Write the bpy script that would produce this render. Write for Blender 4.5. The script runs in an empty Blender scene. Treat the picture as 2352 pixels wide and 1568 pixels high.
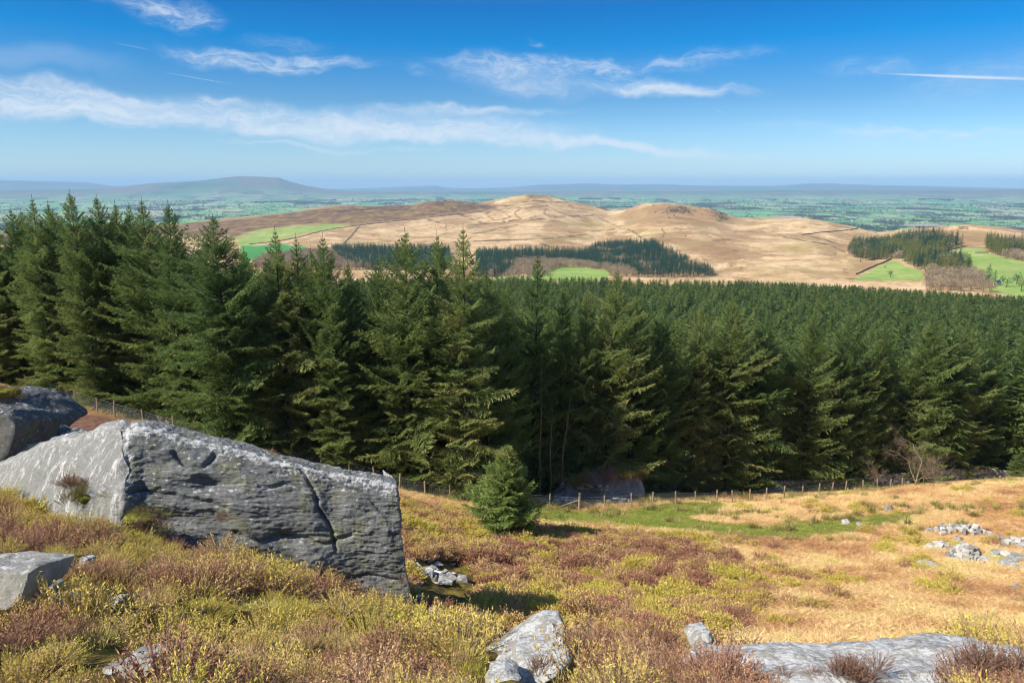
import bpy, math, random
import numpy as np
from mathutils import Vector, Matrix

random.seed(7)
RNG = np.random.default_rng(11)
SC = bpy.context.scene
COL = SC.collection
R = math.radians

# ------------------------------------------------------------------ camera model
FPX, CX, CY = 1699.0, 1176.0, 784.0          # measured on the photograph, 2352 px wide
PITCH = R(11.9)
CP, SP = math.cos(PITCH), math.sin(PITCH)

def at(px, py, Y):
    """world point on the sight line of photo position (px,py) at forward distance Y"""
    px = np.asarray(px, float); py = np.asarray(py, float); Y = np.asarray(Y, float)
    dx = (px - CX) / FPX; dy = -(py - CY) / FPX
    wy = CP + dy * SP; wz = -SP + dy * CP
    t = Y / wy
    return np.stack(np.broadcast_arrays(dx * t, Y, wz * t), -1)

def atr(px, py, r):
    """the same at horizontal range r"""
    p = at(px, py, 1.0)
    k = np.asarray(r, float) / np.hypot(p[..., 0], p[..., 1])
    return p * k[..., None]

def project(P):
    x, y, z = P[..., 0], P[..., 1], P[..., 2]
    d = y * CP - z * SP
    u = y * SP + z * CP
    d = np.where(np.abs(d) < 1e-6, 1e-6, d)
    return CX + FPX * x / d, CY - FPX * u / d

# ------------------------------------------------------------------ numpy noise
_perm = np.random.default_rng(3).permutation(256)
_perm = np.concatenate([_perm, _perm, _perm])
_g = np.random.default_rng(4).normal(size=(256, 3)); _g /= np.linalg.norm(_g, axis=1)[:, None]

def perlin(P):
    P = np.asarray(P, float)
    i = np.floor(P).astype(np.int64); f = P - i
    i &= 255
    u = f * f * f * (f * (f * 6 - 15) + 10)
    out = 0
    for a in (0, 1):
        wa = u[..., 0] if a else 1 - u[..., 0]
        for b in (0, 1):
            wb = u[..., 1] if b else 1 - u[..., 1]
            for c in (0, 1):
                wc = u[..., 2] if c else 1 - u[..., 2]
                h = _perm[_perm[_perm[(i[..., 0] + a) & 255] + ((i[..., 1] + b) & 255)] + ((i[..., 2] + c) & 255)]
                g = _g[h]
                d = g[..., 0] * (f[..., 0] - a) + g[..., 1] * (f[..., 1] - b) + g[..., 2] * (f[..., 2] - c)
                out = out + wa * wb * wc * d
    return out * 1.6

def fbm(P, octv=4, gain=.5, lac=2.03):
    P = np.asarray(P, float); s = 0; a = 1; t = 0
    for k in range(octv):
        s = s + a * perlin(P + 17.3 * k); t += a
        P = P * lac; a *= gain
    return s / t * 1.5

def n2(x, y, s, octv=3, seed=0):
    return fbm(np.stack([x / s + seed * 7.7, y / s - seed * 3.1, np.full_like(x, seed * 1.37 + .5)], -1), octv)

def smooth(a, b, x):
    t = np.clip((x - a) / (b - a), 0, 1)
    return t * t * (3 - 2 * t)

def in_poly(px, py, poly):
    inside = np.zeros(np.shape(px), bool)
    n = len(poly)
    for k in range(n):
        x0, y0 = poly[k]; x1, y1 = poly[(k + 1) % n]
        if y0 == y1: continue
        c = ((y0 > py) != (y1 > py)) & (px < (x1 - x0) * (py - y0) / (y1 - y0) + x0)
        inside ^= c
    return inside

def d_line(px, py, line):
    d = np.full(np.shape(px), 1e9)
    for (x0, y0), (x1, y1) in zip(line[:-1], line[1:]):
        vx, vy = x1 - x0, y1 - y0
        t = np.clip(((px - x0) * vx + (py - y0) * vy) / (vx * vx + vy * vy + 1e-9), 0, 1)
        d = np.minimum(d, np.hypot(px - x0 - t * vx, py - y0 - t * vy))
    return d

def poly_soft(px, py, poly, w):
    """1 inside, falls to 0 over w picture pixels outside the outline"""
    i = in_poly(px, py, poly)
    d = d_line(px, py, list(poly) + [poly[0]])
    return np.where(i, .5 + .5 * smooth(0, w, d), .5 - .5 * smooth(0, w, d))

# ------------------------------------------------------------------ near ground: thin plate spline through sight-line points
CTRL = [
 (0,1568,5.6),(300,1568,5.3),(600,1575,5.0),(900,1590,4.8),(1176,1600,4.8),(1500,1600,4.8),(1800,1620,4.9),(2100,1620,4.9),(2352,1600,5.0),
 (-300,1500,7),(0,1430,9.0),(300,1470,9),(600,1480,9),(900,1500,10.5),(1176,1545,9),(1450,1550,9),(1750,1560,8.6),(2100,1560,8.6),(2352,1540,9),
 (0,1320,12),(300,1350,12.5),(560,1350,13.5),(740,1400,14.8),
 (0,1200,16.2),(120,1225,16.4),(255,1262,16.2),(400,1275,16.4),(560,1300,16.9),(700,1345,17.3),(800,1390,17.8),(900,1425,18.0),(960,1425,18.8),
 (1050,1440,20),(1200,1430,21),(1500,1500,16),(1500,1410,25),
 (-200,1130,22),(0,1110,22.5),(60,1060,29),(-100,980,40),(150,1005,44),(300,985,52),
 (1000,1340,27),(1200,1330,31),(1450,1330,33),(1700,1440,24),(1950,1440,25),(2352,1450,24),
 (1000,1250,36),(1165,1240,41),(1400,1240,43),(1600,1270,41),(1700,1380,29),(1900,1370,31),(2150,1350,33),(2352,1370,31),
 (1000,1190,46),(1300,1200,50),(1600,1205,52),(1850,1230,48),(2100,1230,49),(2352,1235,48),
 (-200,840,68),(0,880,67),(100,905,66),(175,928,64),(264,958,61),(420,1000,60),(607,1040,60),(803,1090,59),(977,1141,58),(1150,1160,59),
 (1330,1172,60),(1500,1165,61),(1650,1158,65),(1800,1150,68),(1900,1142,64),(2100,1122,67),(2230,1112,70),(2352,1104,72),(2600,1095,74),
 (1950,1134,74),(2070,1124,78),(500,1080,40),(800,1160,42),
]
EXTRA = [(0,0,-1.72),(-9,0,-1.4),(9,0,-2.0),(0,-9,-.6),(-25,-8,0),(25,-8,-1.2),(-25,5,-2.4),(22,5,-4.4),
 (-58,73,-20.5),(-35,74,-24),(-14,70,-28.6),(3,74,-31.2),(20,82,-34.6),(42,88,-36.8),(64,93,-38.2),(84,92,-38.5),(84,70,-31),(60,35,-18.5),(60,10,-8),
 (-80,60,-17),(-60,40,-12),(-50,18,-6),(-90,110,-32),(-30,110,-37),(10,110,-40.5),(50,115,-43),(95,115,-43.5),
 (-95,150,-38),(-30,150,-44),(30,150,-47),(100,150,-48)]
_cp = np.array([at(*c) for c in CTRL] + [np.array(e, float) for e in EXTRA])

def _U(r2): return np.where(r2 > 1e-9, r2 * np.log(np.maximum(r2, 1e-9)), 0)
def _tps_fit(P, lam=3.0):
    n = len(P); xy = P[:, :2]
    K = _U(((xy[:, None] - xy[None]) ** 2).sum(-1)) + np.eye(n) * lam
    A = np.zeros((n + 3, n + 3)); A[:n, :n] = K; A[:n, n] = 1; A[:n, n + 1:] = xy; A[n, :n] = 1; A[n + 1:, :n] = xy.T
    b = np.zeros(n + 3); b[:n] = P[:, 2]
    return np.linalg.solve(A, b)
_tw = _tps_fit(_cp)
def tps(x, y):
    s = _tw[-3] + _tw[-2] * x + _tw[-1] * y
    for k in range(len(_cp)):
        s = s + _tw[k] * _U((x - _cp[k, 0]) ** 2 + (y - _cp[k, 1]) ** 2)
    return s

# ------------------------------------------------------------------ far land: feature lines (photo x, photo y, range)
SKY = np.array([(-700,565,2300),(0,540,2300),(430,514,2350),(511,505,2400),(614,494,2450),(679,488,2500),(710,480,2500),(782,472,2550),(842,476,2550),(950,471,2600),
 (974,464,2600),(1035,460,2620),(1091,466,2600),(1105,466,2600),(1175,452,2520),(1214,446,2480),(1259,449,2480),(1315,464,2480),(1371,474,2480),(1399,483,2450),(1441,480,2250),
 (1483,468,2080),(1525,466,2000),(1567,471,1980),(1637,481,1930),(1665,493,1920),(1693,502,1900),(1787,503,1850),(1855,503,1800),(1907,511,1770),(1967,525,1720),
 (2015,536,1680),(2051,534,1600),(2087,527,1500),(2195,519,1420),(2231,518,1400),(2291,524,1400),(2352,531,1400),(3000,545,1500)], float)
FOOT = np.array([(-700,640,1000),(430,630,1000),(700,622,980),(1000,640,900),(1200,650,860),(1450,655,850),(1700,652,850),(1950,652,830),(2352,660,800),(3000,670,800)], float)
HA = np.array([(-700,425,15500),(0,438,15500),(130,436,15500),(240,433,15500),(300,426,15500),(350,421,15500),(460,415,15500),(500,410,15500),(545,405,15500),(600,406,15500),(640,408,15500),
 (662,416,15500),(700,426,15500),(740,433,15500),(800,440,15500),(1100,441,15500),(1400,440,15500),(1880,437,15500),(2100,437,15500),(2352,436,15500),(3000,434,15500)], float)
HB = np.array([(-700,412,25000),(0,414,25000),(100,416,25000),(200,419,25000),(260,428,25000),(500,434,25000),(800,434,25000),(880,431,25000),(950,428,25000),(1000,426,25000),(1022,431,25000),
 (1090,433,25000),(1180,430,25000),(1240,424,25000),(1300,423,25000),(1345,421,25000),(1420,424,25000),(1510,423,25000),(1600,426,25000),(1780,427,25000),(1850,422,25000),(1900,421,25000),
 (2000,425,25000),(2150,428,25000),(2352,433,25000),(3000,435,25000)], float)
TH = np.radians(np.linspace(-58, 58, 1161))
def _line(tab):
    p = atr(tab[:, 0], tab[:, 1], tab[:, 2])
    th = np.arctan2(p[:, 0], p[:, 1])
    return np.interp(TH, th, p[:, 2]), np.interp(TH, th, tab[:, 2])
def _sm(a, n):
    k = np.hanning(n + 2)[1:-1]; k /= k.sum()
    return np.convolve(np.pad(a, n // 2, mode='edge'), k, 'valid')[:len(a)]
zs, rs = _line(SKY); zf, rf = _line(FOOT); za, ra = _line(HA); zb, rb = _line(HB)
rs = _sm(rs, 31); zs = _sm(zs, 5)
es, ef = zs / rs, zf / rf
LINES = [(np.full_like(TH, -47.), np.full_like(TH, 140.)), (np.full_like(TH, -58.), np.full_like(TH, 250.)), (np.full_like(TH, -72.5), np.full_like(TH, 430.)), (np.full_like(TH, -96.), np.full_like(TH, 600.)),
         (zf, rf)]
for fe, fr in ((.42, .27), (.62, .48), (.84, .76), (.95, .91)):
    r_ = rf + fr * (rs - rf); LINES.append(((ef + fe * (_sm(es, {.42: 161, .62: 121, .84: 51, .95: 15}[fe]) - ef)) * r_, r_))
LINES += [(zs, rs), (zs * .93 - 14, rs * 1.10), (zs * .3 - 140, rs * 1.42), (np.full_like(TH, -212.), np.full_like(TH, 4300.)), (np.full_like(TH, -222.), np.full_like(TH, 6500.)),
          (np.full_like(TH, -214.), np.full_like(TH, 9500.)), (np.full_like(TH, -186.), np.full_like(TH, 12500.))]
LINES += [(za * .45 - 90, np.full_like(TH, 14200.)), (za, ra), (za * .35 - 150, ra + 1800), (np.full_like(TH, -190.), ra + 4200), (zb - 60, rb - 2500), (zb, rb), (zb - 400, rb + 4000)]
LZ = np.array([l[0] for l in LINES]); LR = np.log(np.array([l[1] for l in LINES]))

def far_z(x, y):
    r = np.hypot(x, y); th = np.arctan2(x, y)
    f = np.clip((th - TH[0]) / (TH[1] - TH[0]), 0, len(TH) - 1.001)
    j = f.astype(int); f = f - j
    z = np.zeros_like(r); lr = np.log(np.maximum(r, 1.))
    Lz = LZ[:, j] * (1 - f) + LZ[:, j + 1] * f
    Lr = LR[:, j] * (1 - f) + LR[:, j + 1] * f
    n = len(LINES)
    # monotone-ish cubic hermite along log range
    dl = np.diff(Lr, axis=0); sl = np.diff(Lz, axis=0) / dl
    m = np.zeros_like(Lz)
    a, b = sl[:-1], sl[1:]
    m[1:-1] = np.where(a * b > 0, 2 * a * b / np.where(np.abs(a + b) < 1e-9, 1e-9, a + b), 0)
    m[0] = sl[0]; m[-1] = sl[-1]
    z = Lz[0] + (lr - Lr[0]) * m[0]
    for k in range(n - 1):
        s = (lr - Lr[k]) / dl[k]
        q = (s >= 0) & (s <= 1)
        s = np.clip(s, 0, 1)
        h = (2 * s**3 - 3 * s**2 + 1) * Lz[k] + (s**3 - 2 * s**2 + s) * dl[k] * m[k] + (-2 * s**3 + 3 * s**2) * Lz[k + 1] + (s**3 - s**2) * dl[k] * m[k + 1]
        z = np.where(q, h, z)
    z = np.where(lr > Lr[-1], Lz[-1], z)
    # relief of the valley and small bumps of the moor
    v = smooth(3000, 4500, r) * (1 - smooth(12500, 15000, r))
    z = z + v * (n2(x, y, 1500, 3, 1) * 20 + n2(x, y, 420, 3, 2) * 7)
    h = smooth(850, 1100, r) * (1 - smooth(2600, 3100, r))
    z = z + h * (n2(x, y, 160, 3, 3) * 4.5 + n2(x, y, 40, 3, 4) * 1.3) * (1 - .75 * np.exp(-((lr - Lr[9]) / .05) ** 2))
    return z

def base_z(x, y):
    r = np.hypot(x, y)
    w = smooth(104, 140, r)
    z = np.zeros_like(r)
    a = w < 1; b = w > 0
    if a.any(): z[a] += (1 - w[a]) * tps(x[a], y[a])
    if b.any(): z[b] += w[b] * far_z(x[b], y[b])
    return z

# near ground cover zones (outlines on the photograph, carried onto the land)
Z_HEATH = [(-900,1100),(0,1140),(200,1150),(600,1150),(920,1150),(1000,1170),(1240,1215),(1420,1222),(1600,1238),(1680,1280),(1740,1330),(1765,1400),(1700,1440),(1620,1500),(1560,1545),(1750,1520),(2352,1500),(3400,1480),(3400,2600),(-900,2600)]
Z_LAWN = [(1190,1160),(1330,1178),(1440,1176),(1560,1158),(1660,1160),(1640,1178),(1560,1186),(1600,1200),(1700,1208),(1760,1215),(1800,1205),(1950,1196),(2060,1180),(2100,1186),(2000,1212),(1900,1232),(1740,1235),(1640,1222),(1500,1212),(1380,1200),(1250,1196)]
Z_SOIL = [(110,930),(180,940),(300,965),(330,985),(300,1000),(60,1010),(60,960)]
Z_TRACK = [(1640,1236),(1760,1228),(1960,1215),(2090,1180)]
Z_MOSSY = [(1540,1385),(1600,1355),(1700,1350),(1740,1375),(1690,1400),(1600,1410)]
Z_STRIP = [(60,900),(175,925),(264,950),(420,992),(607,1032),(803,1082),(977,1132),(1150,1152),(1330,1165),(1330,1150),(1150,1138),(980,1120),(800,1070),(600,1020),(420,978),(264,935),(150,905)]
DARKSPOT = [(1530,1145),(1700,1140),(1900,1125),(2050,1112),(2060,1095),(1900,1100),(1700,1110),(1530,1118)]

def zones(x, y, z):
    P = np.stack([x, y, z], -1)
    px, py = project(P)
    r = np.hypot(x, y)
    ux = px + 22 * n2(x, y, 2.5, 3, 5) * np.clip(30 / np.maximum(r, 5), .3, 2); uy = py + 9 * n2(x, y, 2.0, 3, 6) * np.clip(30 / np.maximum(r, 5), .4, 2)
    near = (r < 104) & (y > 1)
    heath = np.where(near, poly_soft(ux, uy, Z_HEATH, 14), 0)
    heath = np.where((r < 104) & (y <= 1), 1., heath)
    lawn = np.where(near, poly_soft(ux, uy, Z_LAWN, 7), 0)
    soil = np.where(near, poly_soft(ux, uy, Z_SOIL, 12), 0)
    soil = np.maximum(soil, np.where(near, .8 * (1 - smooth(3, 9, d_line(ux, uy, Z_TRACK))), 0))
    wet = np.where(near, poly_soft(ux, uy, Z_MOSSY, 10), 0)
    strip = np.where(near, np.maximum(poly_soft(ux, uy, Z_STRIP, 10), poly_soft(ux, uy, DARKSPOT, 10)), 0)
    heath = heath * (1 - lawn) * (1 - soil)
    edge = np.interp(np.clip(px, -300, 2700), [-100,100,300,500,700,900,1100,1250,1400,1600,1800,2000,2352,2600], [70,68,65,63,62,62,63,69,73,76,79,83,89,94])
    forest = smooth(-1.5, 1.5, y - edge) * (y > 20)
    return px, py, heath, lawn, soil, wet, strip, forest

def ground_z(x, y):
    """ground with the hummocks of the heather in it"""
    x = np.atleast_1d(np.asarray(x, float)); y = np.atleast_1d(np.asarray(y, float))
    z = base_z(x, y)
    r = np.hypot(x, y)
    q = r < 110
    if q.any():
        px, py, heath, lawn, soil, wet, strip, forest = zones(x[q], y[q], z[q])
        k = 1 - smooth(85, 108, r[q])
        hum = n2(x[q], y[q], 1.5, 3, 8); big = n2(x[q], y[q], 4.5, 2, 9)
        z[q] += k * ((heath * .9 + .12) * (hum * .34 + big * .30) + (1 - heath) * n2(x[q], y[q], 2.2, 3, 10) * .10 * (1 - .8 * lawn))
    lx = at(1590, 1497, 7.7)[0]
    z -= .45 * smooth(lx - .3, lx + .1, x) * (1 - smooth(6.3, 6.8, x)) * smooth(5.2, 6.2, y) * (1 - smooth(7.6, 8.3, y))
    return z
def gz1(x, y): return float(ground_z([x], [y])[0])

# ------------------------------------------------------------------ object helpers
def link(o, parent=None):
    COL.objects.link(o)
    if parent is not None: o.parent = parent
    return o
def tag(o, label=None, cat=None, group=None, kind=None):
    if label: o['label'] = label
    if cat: o['category'] = cat
    if group: o['group'] = group
    if kind: o['kind'] = kind
    return o
def mesh_np(name, V, F, mats=(), smooth_=False, fattr=None, vattr=None, fmat=None):
    """F: (n,4) or (n,3) int array"""
    V = np.asarray(V, np.float32); F = np.asarray(F, np.int32)
    me = bpy.data.meshes.new(name)
    me.vertices.add(len(V)); me.vertices.foreach_set('co', V.ravel())
    if len(F):
        k = F.shape[1]
        me.loops.add(F.size); me.loops.foreach_set('vertex_index', F.ravel())
        me.polygons.add(len(F)); me.polygons.foreach_set('loop_start', np.arange(0, F.size, k, dtype=np.int32))
        if fmat is not None: me.polygons.foreach_set('material_index', np.asarray(fmat, np.int32))
    me.update(calc_edges=True); me.validate()
    if len(F): me.polygons.foreach_set('use_smooth', np.full(len(me.polygons), bool(smooth_)))
    for m in mats: me.materials.append(m)
    for dom, dct in (('FACE', fattr), ('POINT', vattr)):
        for k_, a in (dct or {}).items():
            a = np.asarray(a)
            if a.ndim == 2: at_ = me.attributes.new(k_, 'FLOAT_VECTOR', dom); at_.data.foreach_set('vector', a.astype(np.float32).ravel())
            elif a.dtype.kind == 'i': at_ = me.attributes.new(k_, 'INT', dom); at_.data.foreach_set('value', a.astype(np.int32))
            else: at_ = me.attributes.new(k_, 'FLOAT', dom); at_.data.foreach_set('value', a.astype(np.float32))
    return me
def obj_np(name, V, F, mats=(), parent=None, loc=(0, 0, 0), **kw):
    me = mesh_np(name, V, F, mats, **kw)
    o = bpy.data.objects.new(name, me); o.location = loc
    return link(o, parent)
def empty(name, loc, rz=0.):
    o = bpy.data.objects.new(name, None); o.location = loc; o.rotation_euler = (0, 0, rz); o.empty_display_size = .3
    return link(o)

class Soup:
    """collects quads; one float 'var' per face"""
    def __init__(s): s.V = []; s.F = []; s.A = []; s.M = []; s.n = 0
    def add(s, V, F, a=0., m=0):
        V = np.asarray(V, float); F = np.asarray(F, int)
        if not len(V): return
        s.V.append(V); s.F.append(F + s.n); s.n += len(V)
        s.A.append(np.broadcast_to(np.asarray(a, float), (len(F),))); s.M.append(np.full(len(F), m))
    def get(s):
        return np.concatenate(s.V), np.concatenate(s.F), np.concatenate(s.A), np.concatenate(s.M)
    def build(s, name, mats, parent=None, loc=(0, 0, 0), smooth_=False):
        V, F, A, M = s.get()
        return obj_np(name, V, F, mats, parent, loc, fattr={'var': A}, fmat=M, smooth_=smooth_)

def tube(pts, rad, k=6, cap=True):
    """quads round a path; pts (n,3), rad (n,)"""
    pts = np.asarray(pts, float); rad = np.broadcast_to(np.asarray(rad, float), (len(pts),))
    d = np.gradient(pts, axis=0); d /= np.linalg.norm(d, axis=1)[:, None] + 1e-12
    up = np.array([0, 0, 1.]) if abs(d[0, 2]) < .9 else np.array([1., 0, 0])
    a = np.cross(d, up); a /= np.linalg.norm(a, axis=1)[:, None] + 1e-12
    b = np.cross(d, a)
    t = np.arange(k) / k * 2 * np.pi
    V = pts[:, None] + rad[:, None, None] * (np.cos(t)[None, :, None] * a[:, None] + np.sin(t)[None, :, None] * b[:, None])
    n = len(pts); i = np.arange(n - 1)[:, None] * k; j = np.arange(k)[None]; j2 = (j + 1) % k
    F = np.stack([i + j, i + j2, i + k + j2, i + k + j], -1).reshape(-1, 4)
    return V.reshape(-1, 3), F
# ------------------------------------------------------------------ node helper
class NT:
    def __init__(s, tree): s.t = tree; tree.nodes.clear()
    def n(s, typ, **kw):
        nd = s.t.nodes.new(typ)
        for k, v in kw.items(): setattr(nd, k, v)
        return nd
    def put(s, sock, v):
        if isinstance(v, bpy.types.NodeSocket): s.t.links.new(v, sock)
        elif v is not None:
            if sock.type == 'RGBA' and not isinstance(v, (int, float)) and len(v) == 3: v = (*v, 1)
            if sock.type == 'RGBA' and isinstance(v, (int, float)): v = (v, v, v, 1)
            sock.default_value = v
    def m(s, op, a, b=None, c=None, clamp=False):
        nd = s.n('ShaderNodeMath', operation=op, use_clamp=clamp)
        for k, v in enumerate((a, b, c)):
            if v is not None: s.put(nd.inputs[k], v)
        return nd.outputs[0]
    def vm(s, op, a, b=None, scale=None):
        nd = s.n('ShaderNodeVectorMath', operation=op)
        s.put(nd.inputs[0], a)
        if b is not None: s.put(nd.inputs[1], b)
        if scale is not None: s.put(nd.inputs['Scale'], scale)
        return nd.outputs['Value'] if op in ('LENGTH', 'DOT_PRODUCT', 'DISTANCE') else nd.outputs[0]
    def noise(s, vec, scale, detail=3, rough=.55, dist=0, out='Fac', typ='FBM'):
        nd = s.n('ShaderNodeTexNoise'); nd.noise_type = typ
        s.put(nd.inputs['Vector'], vec); s.put(nd.inputs['Scale'], scale); s.put(nd.inputs['Detail'], detail)
        s.put(nd.inputs['Roughness'], rough); s.put(nd.inputs['Distortion'], dist)
        return nd.outputs[out]
    def vor(s, vec, scale, feature='F1', out='Distance', rnd=1.):
        nd = s.n('ShaderNodeTexVoronoi', feature=feature)
        s.put(nd.inputs['Vector'], vec); s.put(nd.inputs['Scale'], scale); s.put(nd.inputs['Randomness'], rnd)
        return nd.outputs[out]
    def mix(s, f, a, b, blend='MIX'):
        nd = s.n('ShaderNodeMix', data_type='RGBA', blend_type=blend); nd.clamp_factor = True
        s.put(nd.inputs[0], f); s.put(nd.inputs[6], a); s.put(nd.inputs[7], b)
        return nd.outputs[2]
    def mixv(s, f, a, b):
        nd = s.n('ShaderNodeMix', data_type='FLOAT'); s.put(nd.inputs[0], f); s.put(nd.inputs[2], a); s.put(nd.inputs[3], b)
        return nd.outputs[0]
    def step(s, x, a, b):
        nd = s.n('ShaderNodeMapRange', interpolation_type='SMOOTHSTEP'); s.put(nd.inputs[0], x); s.put(nd.inputs[1], a); s.put(nd.inputs[2], b)
        return nd.outputs[0]
    def ramp(s, f, stops):
        nd = s.n('ShaderNodeValToRGB'); e = nd.color_ramp.elements
        while len(e) < len(stops): e.new(.5)
        for k, (p, c) in enumerate(stops): e[k].position = p; e[k].color = (*c, 1)
        s.put(nd.inputs[0], f); return nd.outputs[0]
    def attr(s, name, typ='GEOMETRY', out='Fac'):
        nd = s.n('ShaderNodeAttribute', attribute_name=name, attribute_type=typ); return nd.outputs[out]
    def mapping(s, vec, loc=(0, 0, 0), rot=(0, 0, 0), scale=(1, 1, 1)):
        nd = s.n('ShaderNodeMapping'); s.put(nd.inputs[0], vec); nd.inputs[1].default_value = loc; nd.inputs[2].default_value = rot; nd.inputs[3].default_value = scale
        return nd.outputs[0]
    def pos(s): return s.n('ShaderNodeNewGeometry').outputs['Position']
    def obj(s): return s.n('ShaderNodeTexCoord').outputs['Object']
    def sep(s, v):
        nd = s.n('ShaderNodeSeparateXYZ'); s.put(nd.inputs[0], v); return nd.outputs
    def comb(s, x, y, z):
        nd = s.n('ShaderNodeCombineXYZ')
        for k, v in enumerate((x, y, z)): s.put(nd.inputs[k], v)
        return nd.outputs[0]
    def bump(s, h, dist=.05, strength=1., normal=None):
        nd = s.n('ShaderNodeBump'); s.put(nd.inputs['Height'], h); s.put(nd.inputs['Distance'], dist); s.put(nd.inputs['Strength'], strength)
        if normal is not None: s.put(nd.inputs['Normal'], normal)
        return nd.outputs[0]
    def hsv(s, c, h=.5, sat=1., v=1.):
        nd = s.n('ShaderNodeHueSaturation'); s.put(nd.inputs['Color'], c); s.put(nd.inputs['Hue'], h); s.put(nd.inputs['Saturation'], sat); s.put(nd.inputs['Value'], v)
        return nd.outputs[0]
    def out(s, surf):
        o = s.n('ShaderNodeOutputMaterial'); s.t.links.new(surf, o.inputs['Surface'])
    def bsdf(s, color, rough=.9, normal=None, spec=.25):
        nd = s.n('ShaderNodeBsdfPrincipled')
        s.put(nd.inputs['Base Color'], color); s.put(nd.inputs['Roughness'], rough); nd.inputs['Specular IOR Level'].default_value = spec
        if normal is not None: s.put(nd.inputs['Normal'], normal)
        return nd.outputs[0]
    def leaf(s, color, trans=.3, rough=.7, spec=.2):
        a = s.bsdf(color, rough, spec=spec)
        b = s.n('ShaderNodeBsdfTranslucent'); s.put(b.inputs[0], color)
        mx = s.n('ShaderNodeMixShader'); mx.inputs[0].default_value = trans
        s.t.links.new(a, mx.inputs[1]); s.t.links.new(b.outputs[0], mx.inputs[2])
        return mx.outputs[0]

def mat(name, fn):
    m = bpy.data.materials.new(name); m.use_nodes = True
    fn(NT(m.node_tree)); return m

def _foliage(cols, obj_amt=.35, trans=.46, inst=False):
    """cols: dark / mid / light leaf colours; varies by twig (var), by plant, by clump"""
    def f(s):
        v = s.attr('var')
        rnd = s.n('ShaderNodeObjectInfo').outputs['Random']
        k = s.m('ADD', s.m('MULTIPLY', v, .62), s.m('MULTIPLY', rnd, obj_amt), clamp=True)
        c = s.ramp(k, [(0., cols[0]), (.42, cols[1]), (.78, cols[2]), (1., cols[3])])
        s.out(s.leaf(c, trans))
    return f

# needles: blue green through olive to the brownish sprays seen low on the edge trees
M_NEEDLE = mat('spruce_needles', _foliage([(.065,.135,.052),(.150,.222,.060),(.280,.315,.092),(.45,.38,.17)]))
M_NEEDLE_YOUNG = mat('young_spruce_needles', _foliage([(.085,.17,.055),(.16,.25,.06),(.30,.36,.10),(.50,.40,.15)]))
M_NEEDLE_FAR = mat('distant_spruce_needles', _foliage([(.060,.115,.040),(.118,.180,.048),(.225,.268,.070),(.36,.33,.11)], .5))
M_PLANT = mat('plantation_needles', _foliage([(.018,.075,.045),(.034,.105,.058),(.060,.14,.064),(.12,.17,.07)], .45))
M_LARCH = mat('larch_needles', _foliage([(.10,.14,.035),(.20,.23,.05),(.30,.30,.075),(.34,.29,.11)], .5))
M_BARE = mat('bare_twigs', _foliage([(.17,.125,.085),(.28,.21,.13),(.40,.31,.19),(.46,.40,.20)], .5, .1))
M_HEDGE = mat('hedgerow_foliage', _foliage([(.015,.03,.015),(.03,.05,.02),(.08,.08,.05),(.13,.11,.08)], .6, .1))

def _bark(s):
    p = s.obj()
    n = s.noise(s.mapping(p, scale=(6, 6, 1.3)), 3, 5, .7)
    c = s.ramp(n, [(.3, (.035, .026, .020)), (.55, (.085, .065, .05)), (.75, (.17, .14, .11))])
    s.out(s.bsdf(c, .9, s.bump(n, .03)))
M_BARK = mat('spruce_bark', _bark)
def _deadwood(s):
    n = s.noise(s.mapping(s.obj(), scale=(4, 4, 1)), 4, 4, .6)
    s.out(s.bsdf(s.ramp(n, [(.3, (.14, .10, .06)), (.7, (.34, .27, .15))]), .85, s.bump(n, .02)))
M_DEAD = mat('dead_wood', _deadwood)
def _bushwood(s):
    n = s.noise(s.obj(), 5, 4, .6)
    s.out(s.bsdf(s.ramp(n, [(.3, (.12, .085, .06)), (.7, (.30, .22, .15))]), .85))
M_BUSHWOOD = mat('bare_branch_bark', _bushwood)

# heather and grasses: 'tint' comes from the place where the tuft grows
def _tinted(stops, trans=.15):
    def f(s):
        v = s.attr('var'); t = s.attr('tint', 'INSTANCER')
        rnd = s.n('ShaderNodeObjectInfo').outputs['Random']
        k = s.m('ADD', s.m('ADD', t, s.m('MULTIPLY', s.m('SUBTRACT', v, .5), .30)), s.m('MULTIPLY', s.m('SUBTRACT', rnd, .5), .26), clamp=True)
        c = s.ramp(k, stops)
        c = s.hsv(c, .5, 1., s.mixv(v, .65, 1.35))
        s.out(s.leaf(c, trans))
    return f
M_HEATHER = mat('heather_shoots', _tinted([(0., (.36, .170, .105)), (.20, (.47, .275, .155)), (.36, (.60, .40, .19)), (.52, (.63, .48, .12)), (.75, (.58, .48, .095)), (1., (.60, .52, .10))]))
M_STEM = mat('heather_stems', _tinted([(0., (.22, .15, .12)), (.5, (.38, .29, .23)), (1., (.40, .33, .18))], 0.))
M_STRAW = mat('dead_bracken_and_grass', _tinted([(0., (.44, .23, .12)), (.3, (.66, .42, .18)), (.55, (.80, .59, .30)), (.75, (.80, .64, .28)), (1., (.48, .47, .08))], .25))
M_RUSH = mat('rush_blades', _tinted([(0., (.12, .12, .03)), (.5, (.34, .30, .08)), (1., (.62, .50, .22))], .2))

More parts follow.
